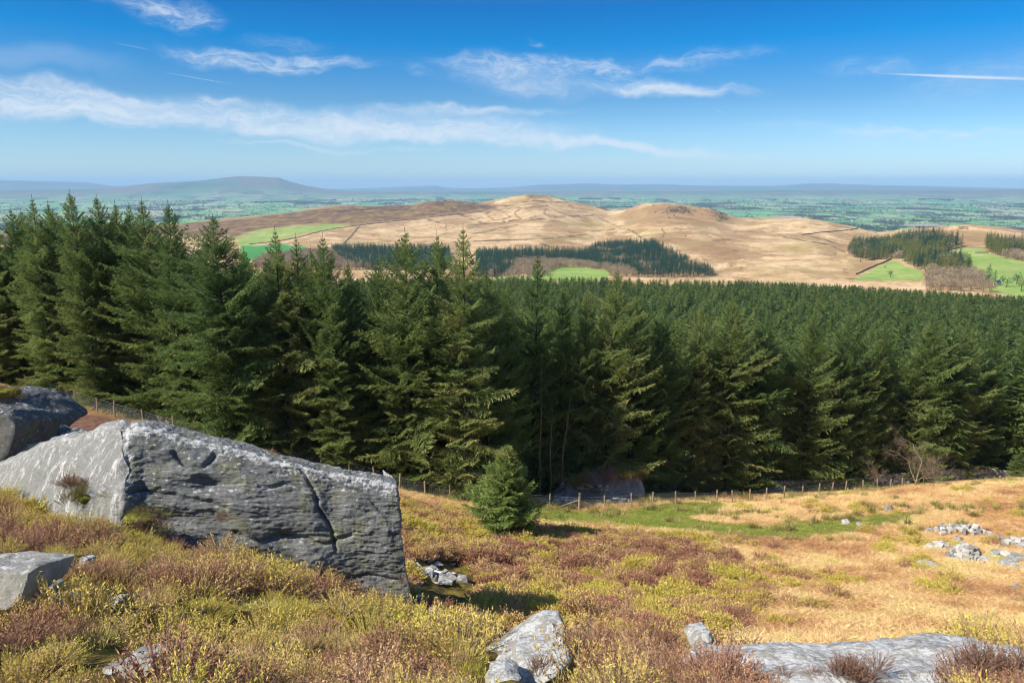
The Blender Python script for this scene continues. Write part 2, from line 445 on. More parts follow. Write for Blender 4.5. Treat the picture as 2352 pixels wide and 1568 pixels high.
def _ground(s):
    p = s.pos()
    heath, lawn, soil, wet, strip, forest = [s.attr(k) for k in ('heath', 'lawn', 'soil', 'wet', 'strip', 'forest')]
    n1 = s.noise(p, .55, 4, .6); n3 = s.noise(p, 2.6, 5, .65); n4 = s.noise(p, 14, 4, .7); n5 = s.noise(p, 55, 3, .7)
    grain = s.m('ADD', s.m('MULTIPLY', n4, .6), s.m('MULTIPLY', n5, .4))
    # bracken litter: stalks lying along the slope
    st = s.noise(s.mapping(p, rot=(0, 0, .5), scale=(3.2, 14, 8)), 2.2, 5, .75, .6)
    brk = s.ramp(s.m('ADD', s.m('MULTIPLY', n3, .55), s.m('MULTIPLY', st, .5)), [(.33, (.34, .150, .060)), (.47, (.60, .33, .135)), (.58, (.80, .50, .24)), (.72, (.92, .67, .38))])
    olive = s.step(s.m('ADD', s.m('MULTIPLY', n1, .6), s.m('MULTIPLY', n3, .45)), .50, .64)
    brk = s.mix(s.m('MULTIPLY', olive, .62), brk, s.ramp(grain, [(.35, (.28, .22, .030)), (.6, (.60, .48, .07))]))
    he = s.ramp(s.m('ADD', s.m('MULTIPLY', n1, .35), s.m('MULTIPLY', n3, .65)), [(.36, (.10, .060, .035)), (.50, (.20, .14, .045)), (.62, (.36, .29, .04)), (.72, (.48, .42, .05))])  # heath ground, ramp darkened to stand in for shadow under the heather
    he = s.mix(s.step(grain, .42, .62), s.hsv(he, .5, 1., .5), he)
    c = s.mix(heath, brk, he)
    lw = s.ramp(s.m('ADD', s.m('MULTIPLY', n3, .5), s.m('MULTIPLY', grain, .5)), [(.38, (.16, .22, .03)), (.52, (.29, .33, .055)), (.66, (.52, .46, .12))])
    c = s.mix(lawn, c, lw)
    so = s.ramp(n3, [(.35, (.15, .07, .045)), (.65, (.38, .21, .135))])
    c = s.mix(soil, c, so)
    c = s.mix(s.m('MULTIPLY', wet, .85), c, s.ramp(grain, [(.38, (.055, .09, .006)), (.62, (.27, .30, .012))]))
    c = s.mix(s.m('MULTIPLY', strip, .8), c, s.ramp(s.m('ADD', s.m('MULTIPLY', n3, .6), s.m('MULTIPLY', grain, .4)), [(.38, (.13, .10, .04)), (.5, (.20, .26, .03)), (.65, (.32, .42, .035))]))
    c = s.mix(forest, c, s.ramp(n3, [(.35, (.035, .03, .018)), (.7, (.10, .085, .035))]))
    h = s.m('ADD', s.m('MULTIPLY', n3, .5), s.m('ADD', s.m('MULTIPLY', n4, .35), s.m('MULTIPLY', st, .25)))
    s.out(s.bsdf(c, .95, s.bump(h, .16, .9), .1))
M_GROUND = mat('moorland_ground', _ground)

def _hills(s):
    p = s.pos()
    green, emer, moor, brown, olive, dark, valley, far = [s.attr(k) for k in ('green', 'emerald', 'moor', 'brown', 'olive', 'dark', 'valley', 'far')]
    a = s.noise(p, .004, 5, .6, .6); b = s.noise(p, .018, 5, .65, .4); c_ = s.noise(p, .09, 4, .7); d = s.noise(p, .4, 3, .7)
    ab = s.m('ADD', s.m('MULTIPLY', a, .5), s.m('MULTIPLY', b, .5))
    straw = s.ramp(s.m('ADD', s.m('MULTIPLY', b, .55), s.m('MULTIPLY', c_, .45)), [(.37, (.30, .18, .085)), (.47, (.52, .35, .17)), (.57, (.68, .49, .28)), (.68, (.76, .60, .37))])
    br = s.ramp(s.m('ADD', s.m('MULTIPLY', b, .4), s.m('MULTIPLY', c_, .6)), [(.35, (.20, .115, .05)), (.52, (.35, .215, .10)), (.7, (.48, .33, .16))])
    k = s.step(s.m('ADD', s.m('ADD', ab, s.m('MULTIPLY', s.m('SUBTRACT', c_, .5), .3)), s.m('MULTIPLY', s.m('SUBTRACT', brown, .5), .34)), .475, .60)
    col = s.mix(s.m('MULTIPLY', k, .9), straw, br)
    pn = s.noise(s.mapping(p, rot=(0, 0, .35), scale=(1, .45, 1)), .011, 7, .70, .3)
    col = s.mix(s.m('MULTIPLY', s.step(pn, .49, .555), .68), col, s.hsv(br, .5, 1., .92))
    pn2 = s.noise(s.mapping(p, loc=(900, 300, 0), scale=(1, .5, 1)), .016, 7, .72, .2)
    col = s.mix(s.m('MULTIPLY', s.step(pn2, .535, .585), .50), col, (.32, .25, .10))
    mo = s.ramp(s.m('ADD', s.m('MULTIPLY', b, .45), s.m('MULTIPLY', s.noise(s.mapping(p, scale=(1, .35, 1)), .05, 4, .65), .6)), [(.38, (.085, .048, .030)), (.52, (.18, .108, .055)), (.62, (.27, .19, .07)), (.75, (.36, .30, .10))])
    col = s.mix(moor, col, mo)
    col = s.mix(s.m('MULTIPLY', olive, .7), col, (.30, .235, .06))
    gr = s.ramp(s.m('ADD', s.m('MULTIPLY', b, .5), s.m('MULTIPLY', c_, .5)), [(.38, (.17, .28, .06)), (.52, (.26, .37, .085)), (.62, (.42, .44, .16))])
    col = s.mix(green, col, gr)
    col = s.mix(emer, col, (.055, .26, .06))
    # tussocks and small gullies
    col = s.mix(s.m('MULTIPLY', s.step(c_, .53, .64), .50), col, (.27, .17, .085))
    e_ = s.noise(p, .17, 5, .75)
    col = s.mix(s.m('MULTIPLY', s.step(e_, .55, .68), .50), col, (.22, .14, .07))
    col = s.mix(s.m('MULTIPLY', s.step(d, .58, .72), .30), col, (.16, .10, .05))
    col = s.mix(s.m('MULTIPLY', dark, .85), col, (.085, .055, .030))
    # valley: fields and hedges
    w = s.vm('ADD', p, s.vm('SCALE', s.noise(p, .0015, 2, .5, 0, 'Color'), scale=260.))
    w2 = s.mapping(w, rot=(0, 0, .5), scale=(1, .62, 0))
    cell = s.vor(w2, .0042, 'F1', 'Color', .9)
    edge = s.vor(w2, .0042, 'DISTANCE_TO_EDGE', 'Distance', .9)
    cr = s.sep(cell)
    fld = s.ramp(cr[0], [(0., (.06, .26, .06)), (.25, (.11, .36, .07)), (.5, (.19, .42, .08)), (.72, (.30, .42, .12)), (.86, (.40, .42, .19)), (1., (.46, .36, .22))])
    fld = s.mix(s.m('MULTIPLY', s.step(cr[1], .80, .95), .6), fld, (.36, .30, .19))
    fld = s.mix(s.m('MULTIPLY', s.step(b, .45, .62), .35), fld, (.09, .12, .05))
    fld = s.mix(s.m('MULTIPLY', s.m('SUBTRACT', 1., s.step(edge, .0, .05)), .75), fld, (.05, .065, .035))
    wd = s.noise(s.mapping(p, scale=(1, .55, 1)), .0028, 5, .62, .3)
    fld = s.mix(s.step(wd, .57, .60), fld, (.045, .045, .035))
    fld = s.hsv(fld, .5, .80, .95)
    fm = s.ramp(s.m('ADD', s.m('MULTIPLY', s.noise(p, .0008, 4, .6), .6), s.m('MULTIPLY', wd, .4)), [(.36, (.04, .07, .04)), (.46, (.09, .13, .06)), (.55, (.16, .11, .08)), (.7, (.26, .18, .12))])
    fld = s.mix(far, fld, fm)
    col = s.mix(valley, col, fld)
    h = s.m('ADD', s.m('MULTIPLY', c_, 1.), s.m('MULTIPLY', d, .4))
    s.out(s.bsdf(col, .95, s.bump(h, 2.2, .5), .1))
M_HILLS = mat('hill_and_valley_land', _hills)

def _gritstone(light, dark, moss=.35, lichen=.5, streak=0.):
    def f(s):
        p = s.obj(); g = s.n('ShaderNodeNewGeometry')
        nz = s.sep(g.outputs['Normal'])[2]
        n1 = s.noise(p, .9, 4, .6); n3 = s.noise(p, 4.5, 5, .65); n5 = s.noise(p, 26, 4, .7)
        stra = s.noise(s.mapping(p, rot=(.12, -.22, 0), scale=(1.2, 1.2, 9)), 2.4, 5, .7, .35)
        c = s.ramp(s.m('ADD', s.m('MULTIPLY', n1, .35), s.m('ADD', s.m('MULTIPLY', n3, .35), s.m('MULTIPLY', stra, .32))),
                   [(.36, dark), (.50, tuple(.5 * (a + b) for a, b in zip(light, dark))), (.66, light)])
        # green algae film in patches
        c = s.mix(s.m('MULTIPLY', s.step(s.noise(p, 1.7, 4, .6), .47, .66), moss), c, (.17, .17, .075))
        # white crust lichen: mostly on up-facing rock, as blotches with their own outline
        l1 = s.noise(p, 7., 6, .72, .2)
        up = s.step(nz, .55, 1.)
        lc = s.step(s.m('ADD', l1, s.m('MULTIPLY', up, .20 * lichen / .5)), .62, .70)
        c = s.mix(s.m('MULTIPLY', lc, .8), c, (.56, .56, .54))
        if streak: c = s.mix(s.m('MULTIPLY', s.step(s.m('ADD', l1, s.m('MULTIPLY', s.attr('crust'), .20)), .62, .70), .8), c, (.54, .54, .52))
        spots = s.vor(p, 3.1, 'F1', 'Distance', 1.)
        rnd = s.sep(s.vor(p, 3.1, 'F1', 'Color', 1.))[0]
        sp = s.m('MULTIPLY', s.m('LESS_THAN', spots, s.m('MULTIPLY', rnd, .22)), s.m('GREATER_THAN', rnd, .45))
        c = s.mix(s.m('MULTIPLY', sp, .55 * lichen / .5), c, (.55, .56, .54))
        if streak:
            q = s.noise(s.mapping(p, rot=(0, .80, 0), scale=(3.4, 2.0, .30)), 1.6, 8, .74, .5)
            face = s.attr('left')
            c = s.mix(s.m('MULTIPLY', s.m('MULTIPLY', s.step(s.m('ADD', q, s.m('MULTIPLY', s.m('SUBTRACT', n5, .5), .22)), .50, .68), face), .9), s.mix(s.m('MULTIPLY', face, .65), c, s.ramp(n5, [(.35, (.19, .19, .17)), (.65, (.32, .315, .29))])), (.64, .63, .60))
            pass
        h = s.m('ADD', s.m('MULTIPLY', stra, .34), s.m('ADD', s.m('MULTIPLY', n5, .30), s.m('MULTIPLY', n3, .34)))
        s.out(s.bsdf(c, .9, s.bump(h, .10, .8), .2))
    return f
M_ROCK = mat('weathered_gritstone', _gritstone((.235, .24, .225), (.075, .080, .074), .5, .22, 1.))
M_ROCK_PALE = mat('pale_gritstone', _gritstone((.47, .445, .39), (.20, .19, .16), .3, .45))
M_ROCK_DARK = mat('dark_gritstone', _gritstone((.15, .148, .14), (.05, .05, .048), .3, .25))
M_STONE = mat('loose_stone', _gritstone((.42, .40, .355), (.16, .155, .135), .35, .25))

def _wallm(s):
    p = s.obj()
    c = s.vor(p, 2.6, 'F1', 'Color'); r_ = s.sep(c)[0]; n = s.noise(p, 12, 4, .7)
    col = s.ramp(s.m('ADD', s.m('MULTIPLY', r_, .6), s.m('MULTIPLY', n, .4)), [(.2, (.07, .065, .055)), (.5, (.17, .16, .13)), (.8, (.34, .33, .29))])
    col = s.mix(s.m('MULTIPLY', s.step(s.noise(p, 1.5, 4), .5, .62), .5), col, (.10, .14, .03))
    s.out(s.bsdf(col, .92, s.bump(s.m('ADD', r_, n), .05)))
M_WALL = mat('dry_stone', _wallm)
def _wood(s):
    n = s.noise(s.mapping(s.obj(), scale=(9, 9, 1)), 6, 4, .65)
    s.out(s.bsdf(s.ramp(n, [(.3, (.20, .15, .09)), (.7, (.47, .38, .25))]), .8, s.bump(n, .01)))
M_POST = mat('weathered_post_wood', _wood)
def _wire(s):
    nd = s.n('ShaderNodeBsdfPrincipled'); nd.inputs['Base Color'].default_value = (.30, .31, .30, 1); nd.inputs['Metallic'].default_value = .6; nd.inputs['Roughness'].default_value = .55
    s.out(nd.outputs[0])
M_WIRE = mat('galvanised_wire', _wire)
def _plain(c, rough=.8):
    def f(s):
        n = s.noise(s.obj(), 1.5, 4, .6)
        s.out(s.bsdf(s.mix(n, tuple(v * .8 for v in c), tuple(min(1, v * 1.15) for v in c)), rough))
    return f
M_RENDER = mat('pale_render', _plain((.72, .69, .63)))
M_SLATE = mat('grey_slate', _plain((.16, .16, .17)))
M_PANE = mat('dark_window_glass', _plain((.04, .045, .05), .2))
def _moss(s):
    p = s.obj(); n = s.noise(p, 7, 5, .7)
    s.out(s.bsdf(s.ramp(n, [(.35, (.06, .07, .01)), (.55, (.20, .20, .03)), (.75, (.38, .36, .05))]), .95, s.bump(s.noise(p, 40, 4, .7), .03)))
M_MOSS = mat('yellow_moss', _moss)
# ------------------------------------------------------------------ the land, as sheets fine near the viewer and coarse far off
def polar(r0, r1, nr, a0, a1, na, geom=True):
    rr = np.exp(np.linspace(math.log(r0), math.log(r1), nr)); aa = np.radians(np.linspace(a0, a1, na))
    Rr, Aa = np.meshgrid(rr, aa, indexing='ij')
    return Rr * np.sin(Aa), Rr * np.cos(Aa)
def gridF(nr, na):
    i = (np.arange(nr - 1)[:, None] * na + np.arange(na - 1)[None]).ravel()
    return np.stack([i, i + 1, i + na + 1, i + na], -1)[:, ::-1]

# ground: 1.6 m .. 120 m
nr, na = 620, 1000
X, Y = polar(1.6, 121, nr, -68, 68, na)
x, y = X.ravel(), Y.ravel()
zb0 = base_z(x, y)
px, py, heath, lawn, soil, wet, strip, forest = zones(x, y, zb0)
z = ground_z(x, y)
V = np.stack([x, y, z], -1)
g = obj_np('ground', V, gridF(nr, na), [M_GROUND], smooth_=True,
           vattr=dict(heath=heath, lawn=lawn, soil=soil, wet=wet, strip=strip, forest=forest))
tag(g, kind='structure')
# where the photographer stands
x, y = np.meshgrid(np.linspace(-14, 14, 57), np.linspace(-14, 3.2, 36), indexing='xy')
x, y = x.ravel(), y.ravel(); zz = ground_z(x, y) - .05
n = len(x); on = np.ones(n); off = np.zeros(n)
o = obj_np('ground', np.stack([x, y, zz], -1), gridF(36, 57)[:, ::-1], [M_GROUND], smooth_=True, vattr=dict(heath=on, lawn=off, soil=off, wet=off, strip=off, forest=off))
tag(o, kind='structure')

# hills and valley: 118 m .. 29 km
def c5(l): return [((1900 + a / 3.92) / 1.063, (440 + b / 3.92) / 1.063) for a, b in l]
def c4(l): return [((1100 + a / 3.36) / 1.063, (440 + b / 3.36) / 1.063) for a, b in l]
def c3(l): return [((500 + a / 3.92) / 1.063, (430 + b / 3.92) / 1.063) for a, b in l]
P_GREEN = [c3([(330,600),(560,570),(950,545),(960,560),(700,605),(430,655),(300,660)]), c3([(300,585),(520,520),(860,480),(1200,458),(1390,472),(1200,512),(960,542),(560,567),(300,600)]),
           c5([(1090,757),(1420,905),(1400,960),(700,960)]), c5([(1480,690),(1770,640),(1980,655),(2000,700),(2400,790),(2400,1160),(2000,1040),(1850,850),(1700,740)]),
           c4([(820,730),(900,708),(1100,715),(1330,735),(1380,760),(1250,820),(1000,830),(700,820),(300,820),(350,795),(600,795)])]
P_EMER = [c3([(340,665),(760,650),(960,680),(1010,720),(760,775),(480,810),(340,830)])]
P_MOOR = [c3([(-2400,380),(150,425),(600,370),(1000,310),(1600,265),(2100,240),(2352,230)]) + [(1091,462),(1140,470),(1147,482),(1035,494)] + c3([(1400,478),(1390,465),(1200,455),(860,475),(520,515),(300,580),(-2400,640)])]
P_BROWN = [c4([(1400,320),(1450,235),(1600,190),(1750,184),(1900,200),(2150,235),(2250,290),(2300,370),(1900,370),(1500,372),(1380,395)]),
           c4([(1180,470),(1350,420),(1480,470),(1500,520),(1300,520)]), c4([(1650,480),(1900,440),(2352,540),(2352,640),(2200,640),(1900,560)]),
           c5([(600,880),(760,790),(1090,757),(745,905)]), c5([(380,640),(640,640),(620,740),(420,700)]), c5([(900,480),(1700,460),(2400,540),(2400,640),(1750,640)])]
P_OLIVE = [c4([(1020,355),(1100,325),(1200,335),(1240,380),(1100,390)]), c5([(30,640),(200,620),(350,640),(340,690),(150,720)]), c4([(540,150),(640,118),(620,150)]), c4([(1500,400),(1700,390),(1750,420),(1600,440)]), c4([(780,500),(1000,465),(1080,455),(1000,500),(850,520)])]
GULL = [c4(l) for l in ([(330,255),(295,270),(305,300),(360,325),(420,335),(460,347),(440,325),(482,300),(430,262)],[(570,238),(520,265),(545,300),(590,330),(660,325),(750,315),(850,303),(940,297),(1060,292),(1180,285)],
        [(780,235),(770,262),(790,285),(810,302)],[(200,500),(450,492),(700,485),(850,475),(1000,460),(1200,420),(1350,400)],[(60,275),(130,300),(200,330),(240,345)],[(150,370),(300,355),(430,352)],
        [(600,180),(700,170),(830,180),(960,182)],[(180,440),(400,395),(560,370)],[(740,520),(850,560),(940,585)],[(1460,400),(1520,440),(1570,475)],[(1740,400),(1755,430),(1740,460)],[(660,310),(690,300),(750,315)],
        [(480,330),(560,325)],[(0,235),(150,220),(320,212),(520,205)])] + \
       [c5(l) for l in ([(0,520),(120,560),(300,590),(500,620),(640,690)],[(230,525),(420,560),(560,600)],[(880,560),(950,530),(940,500)],[(1280,560),(1350,540)])] + \
       [c3([(1480,485),(1400,570),(1335,640)]), c3([(2130,410),(2310,460),(2312,520)])]
DARKP = [c4([(620,118),(700,112),(800,124),(850,140),(780,136),(650,148)]), c4([(1800,240),(1900,200),(1960,240),(1990,290),(1940,290),(1880,255)]), c4([(2180,330),(2230,270),(2290,310),(2230,340)]),
         c4([(0,175),(60,178),(110,180),(210,185),(200,192),(60,190)]), c3([(1510,300),(1750,285),(1960,300),(1900,315),(1740,315),(1600,318)]), c3([(2150,260),(2250,235),(2352,236),(2260,285)]),
         c4([(120,375),(230,365),(240,385),(150,405)]), c5([(1730,455),(1770,440),(1790,455),(1750,470)]), c4([(1150,205),(1250,212),(1450,232),(1400,245),(1300,252),(1250,240)])]

nr, na = 1150, 1240
X, Y = polar(119, 29000, nr, -52, 52, na)
x, y = X.ravel(), Y.ravel()
z = base_z(x, y)
P = np.stack([x, y, z], -1); px, py = project(P)
r = np.hypot(x, y); th = np.arctan2(x, y)
rsk = np.interp(th, TH, rs)
hill = (r > 560) & (r < rsk * 1.04)
ux = px + 5 * n2(x, y, 60, 3, 20); uy = py + 2.5 * n2(x, y, 45, 3, 21)
def zone(polys, w=3., ux=ux, uy=uy):
    a = np.zeros(len(x))
    for p in polys:
        q = hill & (px > min(v[0] for v in p) - 20) & (px < max(v[0] for v in p) + 20) & (py > min(v[1] for v in p) - 20) & (py < max(v[1] for v in p) + 20)
        if q.any(): a[q] = np.maximum(a[q], poly_soft(ux[q], uy[q], p, w))
    return a
jx = px + 40 * n2(x, y, 110, 4, 26); jy = py + 9 * n2(x, y, 90, 4, 27)
green, emer, moor, brown, olive = zone(P_GREEN, 2.), zone(P_EMER, 2.), zone(P_MOOR, 5.), zone(P_BROWN, 12., jx, jy), zone(P_OLIVE, 9., jx, jy)
dark = zone(DARKP, 3.) * np.clip(.55 + n2(x, y, 18, 3, 23), 0, 1)
for l in GULL:
    q = hill & (px > min(v[0] for v in l) - 12) & (px < max(v[0] for v in l) + 12) & (py > min(v[1] for v in l) - 12) & (py < max(v[1] for v in l) + 12)
    d = d_line(ux[q], uy[q], l)
    dark[q] = np.maximum(dark[q], (1 - smooth(.7, 2.2, d)) * np.clip(.75 + .9 * n2(x[q], y[q], 25, 2, 24), .15, 1))
valley = np.where(r > rsk * 1.03, 1., 0.)
far = smooth(9500, 13500, r) * np.clip(.35 + smooth(px * 0 + 12500, px * 0 + 15500, r), 0, 1)
h = obj_np('hills', P, gridF(nr, na), [M_HILLS], smooth_=True, vattr=dict(green=green, emerald=emer, moor=moor, brown=brown, olive=olive, dark=dark, valley=valley, far=far))
tag(h, kind='structure')

def march(px_, py_, rmin=500, rmax=20000, n=5000):
    """first point of the far land on the sight line of (px,py)"""
    r_ = np.exp(np.linspace(math.log(rmin), math.log(rmax), n))
    p = atr(np.full(n, float(px_)), np.full(n, float(py_)), r_)
    zt = base_z(p[:, 0], p[:, 1])
    k = np.argmax(p[:, 2] <= zt)
    if not (p[:, 2] <= zt).any(): k = int(np.argmin(p[:, 2] - zt))
    return np.array([p[k, 0], p[k, 1], zt[k]])

# ------------------------------------------------------------------ camera, sun, sky
cam = bpy.data.cameras.new('camera'); cam.lens = 36 * FPX / 2352; cam.sensor_width = 36; cam.clip_start = .2; cam.clip_end = 200000
co = bpy.data.objects.new('camera', cam); link(co); co.rotation_euler = (math.pi / 2 - PITCH, 0, 0)
SC.camera = co

SUN_EL, SUN_AZ = R(44), R(-117)      # azimuth from +Y towards +X
sd = Vector((math.cos(SUN_EL) * math.sin(SUN_AZ), math.cos(SUN_EL) * math.cos(SUN_AZ), math.sin(SUN_EL)))
sl = bpy.data.lights.new('sun', 'SUN'); sl.energy = 4.9; sl.angle = R(.5); sl.color = (1., .93, .82)
so = bpy.data.objects.new('sun', sl); link(so); so.rotation_euler = sd.to_track_quat('Z', 'Y').to_euler()

W = bpy.data.worlds.new('World'); SC.world = W; W.use_nodes = True
s = NT(W.node_tree)
sky = s.n('ShaderNodeTexSky', sky_type='NISHITA'); sky.sun_disc = False
sky.sun_elevation = SUN_EL; sky.sun_rotation = SUN_AZ; sky.altitude = 350; sky.air_density = 1.0; sky.dust_density = .6; sky.ozone_density = 2.2
d = s.n('ShaderNodeTexCoord').outputs['Generated']
dx, dy, dz = s.sep(d)[:3]
elev = s.m('MULTIPLY', s.m('ARCSINE', dz), 180 / math.pi)
azim = s.m('MULTIPLY', s.m('ARCTAN2', dx, dy), 180 / math.pi)
# polarised deep blue in view; unseen sky above it kept paler, for fill light
tint = s.ramp(s.m('DIVIDE', elev, 40.), [(0., (.62, .77, 1.0)), (.0275, (.59, .76, 1.0)), (.09, (.43, .65, .88)), (.152, (.24, .49, .73)), (.25, (.0, .41, .76)), (.31, (.0, .33, .69)), (.50, (.55, .72, .95))])
col = s.mix(1., sky.outputs[0], tint, 'MULTIPLY')
def azel(px_, py_):
    p = at(px_, py_, 1.)
    return math.degrees(math.atan2(p[0], p[1])), math.degrees(math.atan2(p[2], math.hypot(p[0], p[1])))
AE = s.comb(azim, elev, 0.)
warp = s.vm('SCALE', s.vm('SUBTRACT', s.noise(AE, .22, 3, .6, 0, 'Color'), (.5, .5, .5)), scale=2.4)
AEw = s.vm('ADD', AE, warp)
def streaks(rot, sx, sy, sc, lo, hi, seed):
    q = s.mapping(AEw, loc=(seed * 13.1, seed * 5.7, 0), rot=(0, 0, R(rot)), scale=(sx, sy, 1))
    return s.step(s.noise(q, sc, 9, .66, .7), lo, hi)
st1 = streaks(14, .16, 1.1, .9, .40, .66, 1)     # long brushed fibres
st2 = streaks(-6, .22, 1.3, 1.2, .43, .64, 2)
st3 = streaks(24, .30, .95, 1.8, .41, .63, 3)
fine = s.mixv(.5, st1, st3)
dens = None
def blob(px0, py0, px1, py1, hw, amt, tex, soft=1., wobble=1.):
    """a brushed bank of cloud between two sky positions; hw = half width in degrees"""
    global dens
    a0, e0 = azel(px0, py0); a1, e1 = azel(px1, py1)
    mx_, my_ = (a0 + a1) / 2, (e0 + e1) / 2; L = math.hypot(a1 - a0, e1 - e0) / 2; an = math.atan2(e1 - e0, a1 - a0)
    src = AEw if wobble else AE
    q = s.vm('SUBTRACT', src, (mx_, my_, 0.))
    q = s.mapping(q, rot=(0, 0, -an)); q = s.vm('MULTIPLY', q, (1 / L, 1 / hw, 0.))
    l = s.vm('LENGTH', q)
    f = s.m('SUBTRACT', 1., s.step(l, .25 * (1 if soft else 3), 1.05 + .25 * soft))
    f = s.m('MULTIPLY', f, s.m('MULTIPLY', tex, amt) if tex is not None else amt)
    dens = f if dens is None else s.m('SUBTRACT', s.m('ADD', dens, f), s.m('MULTIPLY', dens, f))
t1 = s.mixv(.62, 1., fine); t2 = s.mixv(.85, 1., fine)
blob(-250, 205, 420, 262, 1.25, .92, t1); blob(-100, 250, 560, 276, .70, .95, t1, .5)
blob(230, 235, 980, 300, 1.15, .82, t1); blob(420, 285, 1150, 310, .80, .95, t1, .5)
blob(820, 250, 1290, 262, .42, .72, t1); blob(780, 275, 1360, 315, 1.05, .78, t1)
blob(1120, 305, 1760, 362, .42, .82, s.mixv(.2, 1., fine), .7); blob(880, 310, 1450, 335, .42, .6, t1, .6)
blob(60, 190, 460, 255, .30, .6, t2); blob(440, 228, 560, 236, .22, .6, t2)
t3 = s.mixv(.9, 1., s.mixv(.5, st2, st3))
blob(380, 110, 640, 160, .75, .72, t3); blob(540, 150, 870, 138, .62, .75, t3); blob(420, 118, 880, 150, .35, .4, t2)
blob(280, 5, 520, 45, .95, .60, t3); blob(210, -5, 420, 20, .35, .4, t2)
blob(1000, 135, 1660, 150, .65, .55, t3); blob(1010, 150, 1380, 205, 1.35, .60, s.mixv(.6, 1., s.mixv(.5, st2, st3))); blob(1330, 195, 1740, 218, .55, .80, s.mixv(.55, 1., st2)); blob(1340, 150, 1560, 215, .8, .4, t3)
blob(1500, 150, 1790, 112, .45, .32, t3)
blob(1880, 150, 2120, 150, .75, .30, t2); blob(1740, 292, 2330, 300, .40, .55, t2); blob(1900, 320, 2500, 300, .7, .35, t2); blob(2050, 210, 2500, 130, 1.4, .22, t2)
blob(500, 320, 900, 345, .22, .35, None); blob(880, 346, 1030, 336, .2, .45, t2); blob(-200, 120, 300, 150, .9, .16, None); blob(560, 95, 760, 105, .6, .22, t3)
blob(1205, 88, 1250, 100, .28, .35, t3); blob(910, 135, 1010, 185, .5, .20, t3)
# contrails
cl = s.mixv(.35, 1., s.noise(AE, 1.4, 3))
blob(2010, 168, 2420, 184, .085, .95, cl, .4, 0); blob(2080, 171, 2440, 183, .13, .5, cl, .8, 0)
blob(360, 163, 545, 196, .04, .36, cl, .4, 0); blob(250, 96, 360, 118, .07, .14, cl, .4, 0); blob(1630, 245, 1670, 264, .04, .3, cl, .4, 0)
dens = s.m('MULTIPLY', dens, s.step(elev, -.5, 3.), clamp=True)
bg = s.n('ShaderNodeBackground'); s.put(bg.inputs[0], col); bg.inputs[1].default_value = .12
cb = s.n('ShaderNodeBackground'); cb.inputs[0].default_value = (.82, .90, 1.0, 1); cb.inputs[1].default_value = .68
mx = s.n('ShaderNodeMixShader'); s.put(mx.inputs[0], s.m('MULTIPLY', dens, .92)); s.t.links.new(bg.outputs[0], mx.inputs[1]); s.t.links.new(cb.outputs[0], mx.inputs[2])
wo = s.n('ShaderNodeOutputWorld'); s.t.links.new(mx.outputs[0], wo.inputs[0])
W.cycles.sampling_method = 'AUTOMATIC'

# ------------------------------------------------------------------ air
def _haze(s):
    v = s.n('ShaderNodeVolumePrincipled'); v.inputs['Color'].default_value = (.41, .67, .98, 1); v.inputs['Density'].default_value = HAZE; v.inputs['Anisotropy'].default_value = .0
    o = s.n('ShaderNodeOutputMaterial'); s.t.links.new(v.outputs[0], o.inputs['Volume'])
HAZE = 5.3e-5
mh = mat('thin_blue_air', _haze)
bx = [(-31000, 31000), (-2000, 29600), (-460, 235)]
V = np.array([(bx[0][i & 1], bx[1][(i >> 1) & 1], bx[2][(i >> 2) & 1]) for i in range(8)])
o = obj_np('haze', V, [(0, 2, 3, 1), (4, 5, 7, 6), (0, 1, 5, 4), (2, 6, 7, 3), (0, 4, 6, 2), (1, 3, 7, 5)], [mh]); tag(o, kind='stuff')

SC.view_settings.view_transform = 'Standard'; SC.view_settings.look = 'None'; SC.view_settings.gamma = 1; SC.view_settings.exposure = .5
SC.cycles.use_denoising = True; SC.cycles.max_bounces = 6; SC.cycles.diffuse_bounces = 3; SC.cycles.glossy_bounces = 1; SC.cycles.transmission_bounces = 3
SC.cycles.volume_bounces = 1; SC.cycles.transparent_max_bounces = 8; SC.cycles.use_adaptive_sampling = True; SC.cycles.adaptive_threshold = .02; SC.cycles.filter_width = 1.15
SC.cycles.sample_clamp_indirect = 4
SC.render.threads_mode = 'AUTO'
# ------------------------------------------------------------------ spruce builder
def rot_to(d, roll=0.):
    """matrix whose x axis is d"""
    d = np.asarray(d, float); d = d / np.linalg.norm(d)
    up = np.array([0, 0, 1.]); a = np.cross(up, d)
    if np.linalg.norm(a) < 1e-3: a = np.array([0, 1., 0])
    a /= np.linalg.norm(a); b = np.cross(d, a)
    c, s_ = math.cos(roll), math.sin(roll)
    return np.stack([d, c * a + s_ * b, -s_ * a + c * b], 1)

def ribbons(P, D, Ln, Wd, N):
    """leaf-like diamonds: start P, direction D, length, width, side vector N (all (n,..))"""
    D = D / np.linalg.norm(D, axis=1)[:, None]
    S = np.cross(D, N); S /= np.linalg.norm(S, axis=1)[:, None] + 1e-9
    a = P; c = P + D * Ln[:, None]
    m = P + D * (Ln * .42)[:, None]
    b = m + S * (Wd / 2)[:, None]; d = m - S * (Wd / 2)[:, None]
    V = np.stack([a, b, c, d], 1).reshape(-1, 3)
    F = np.arange(len(V)).reshape(-1, 4)
    return V, F

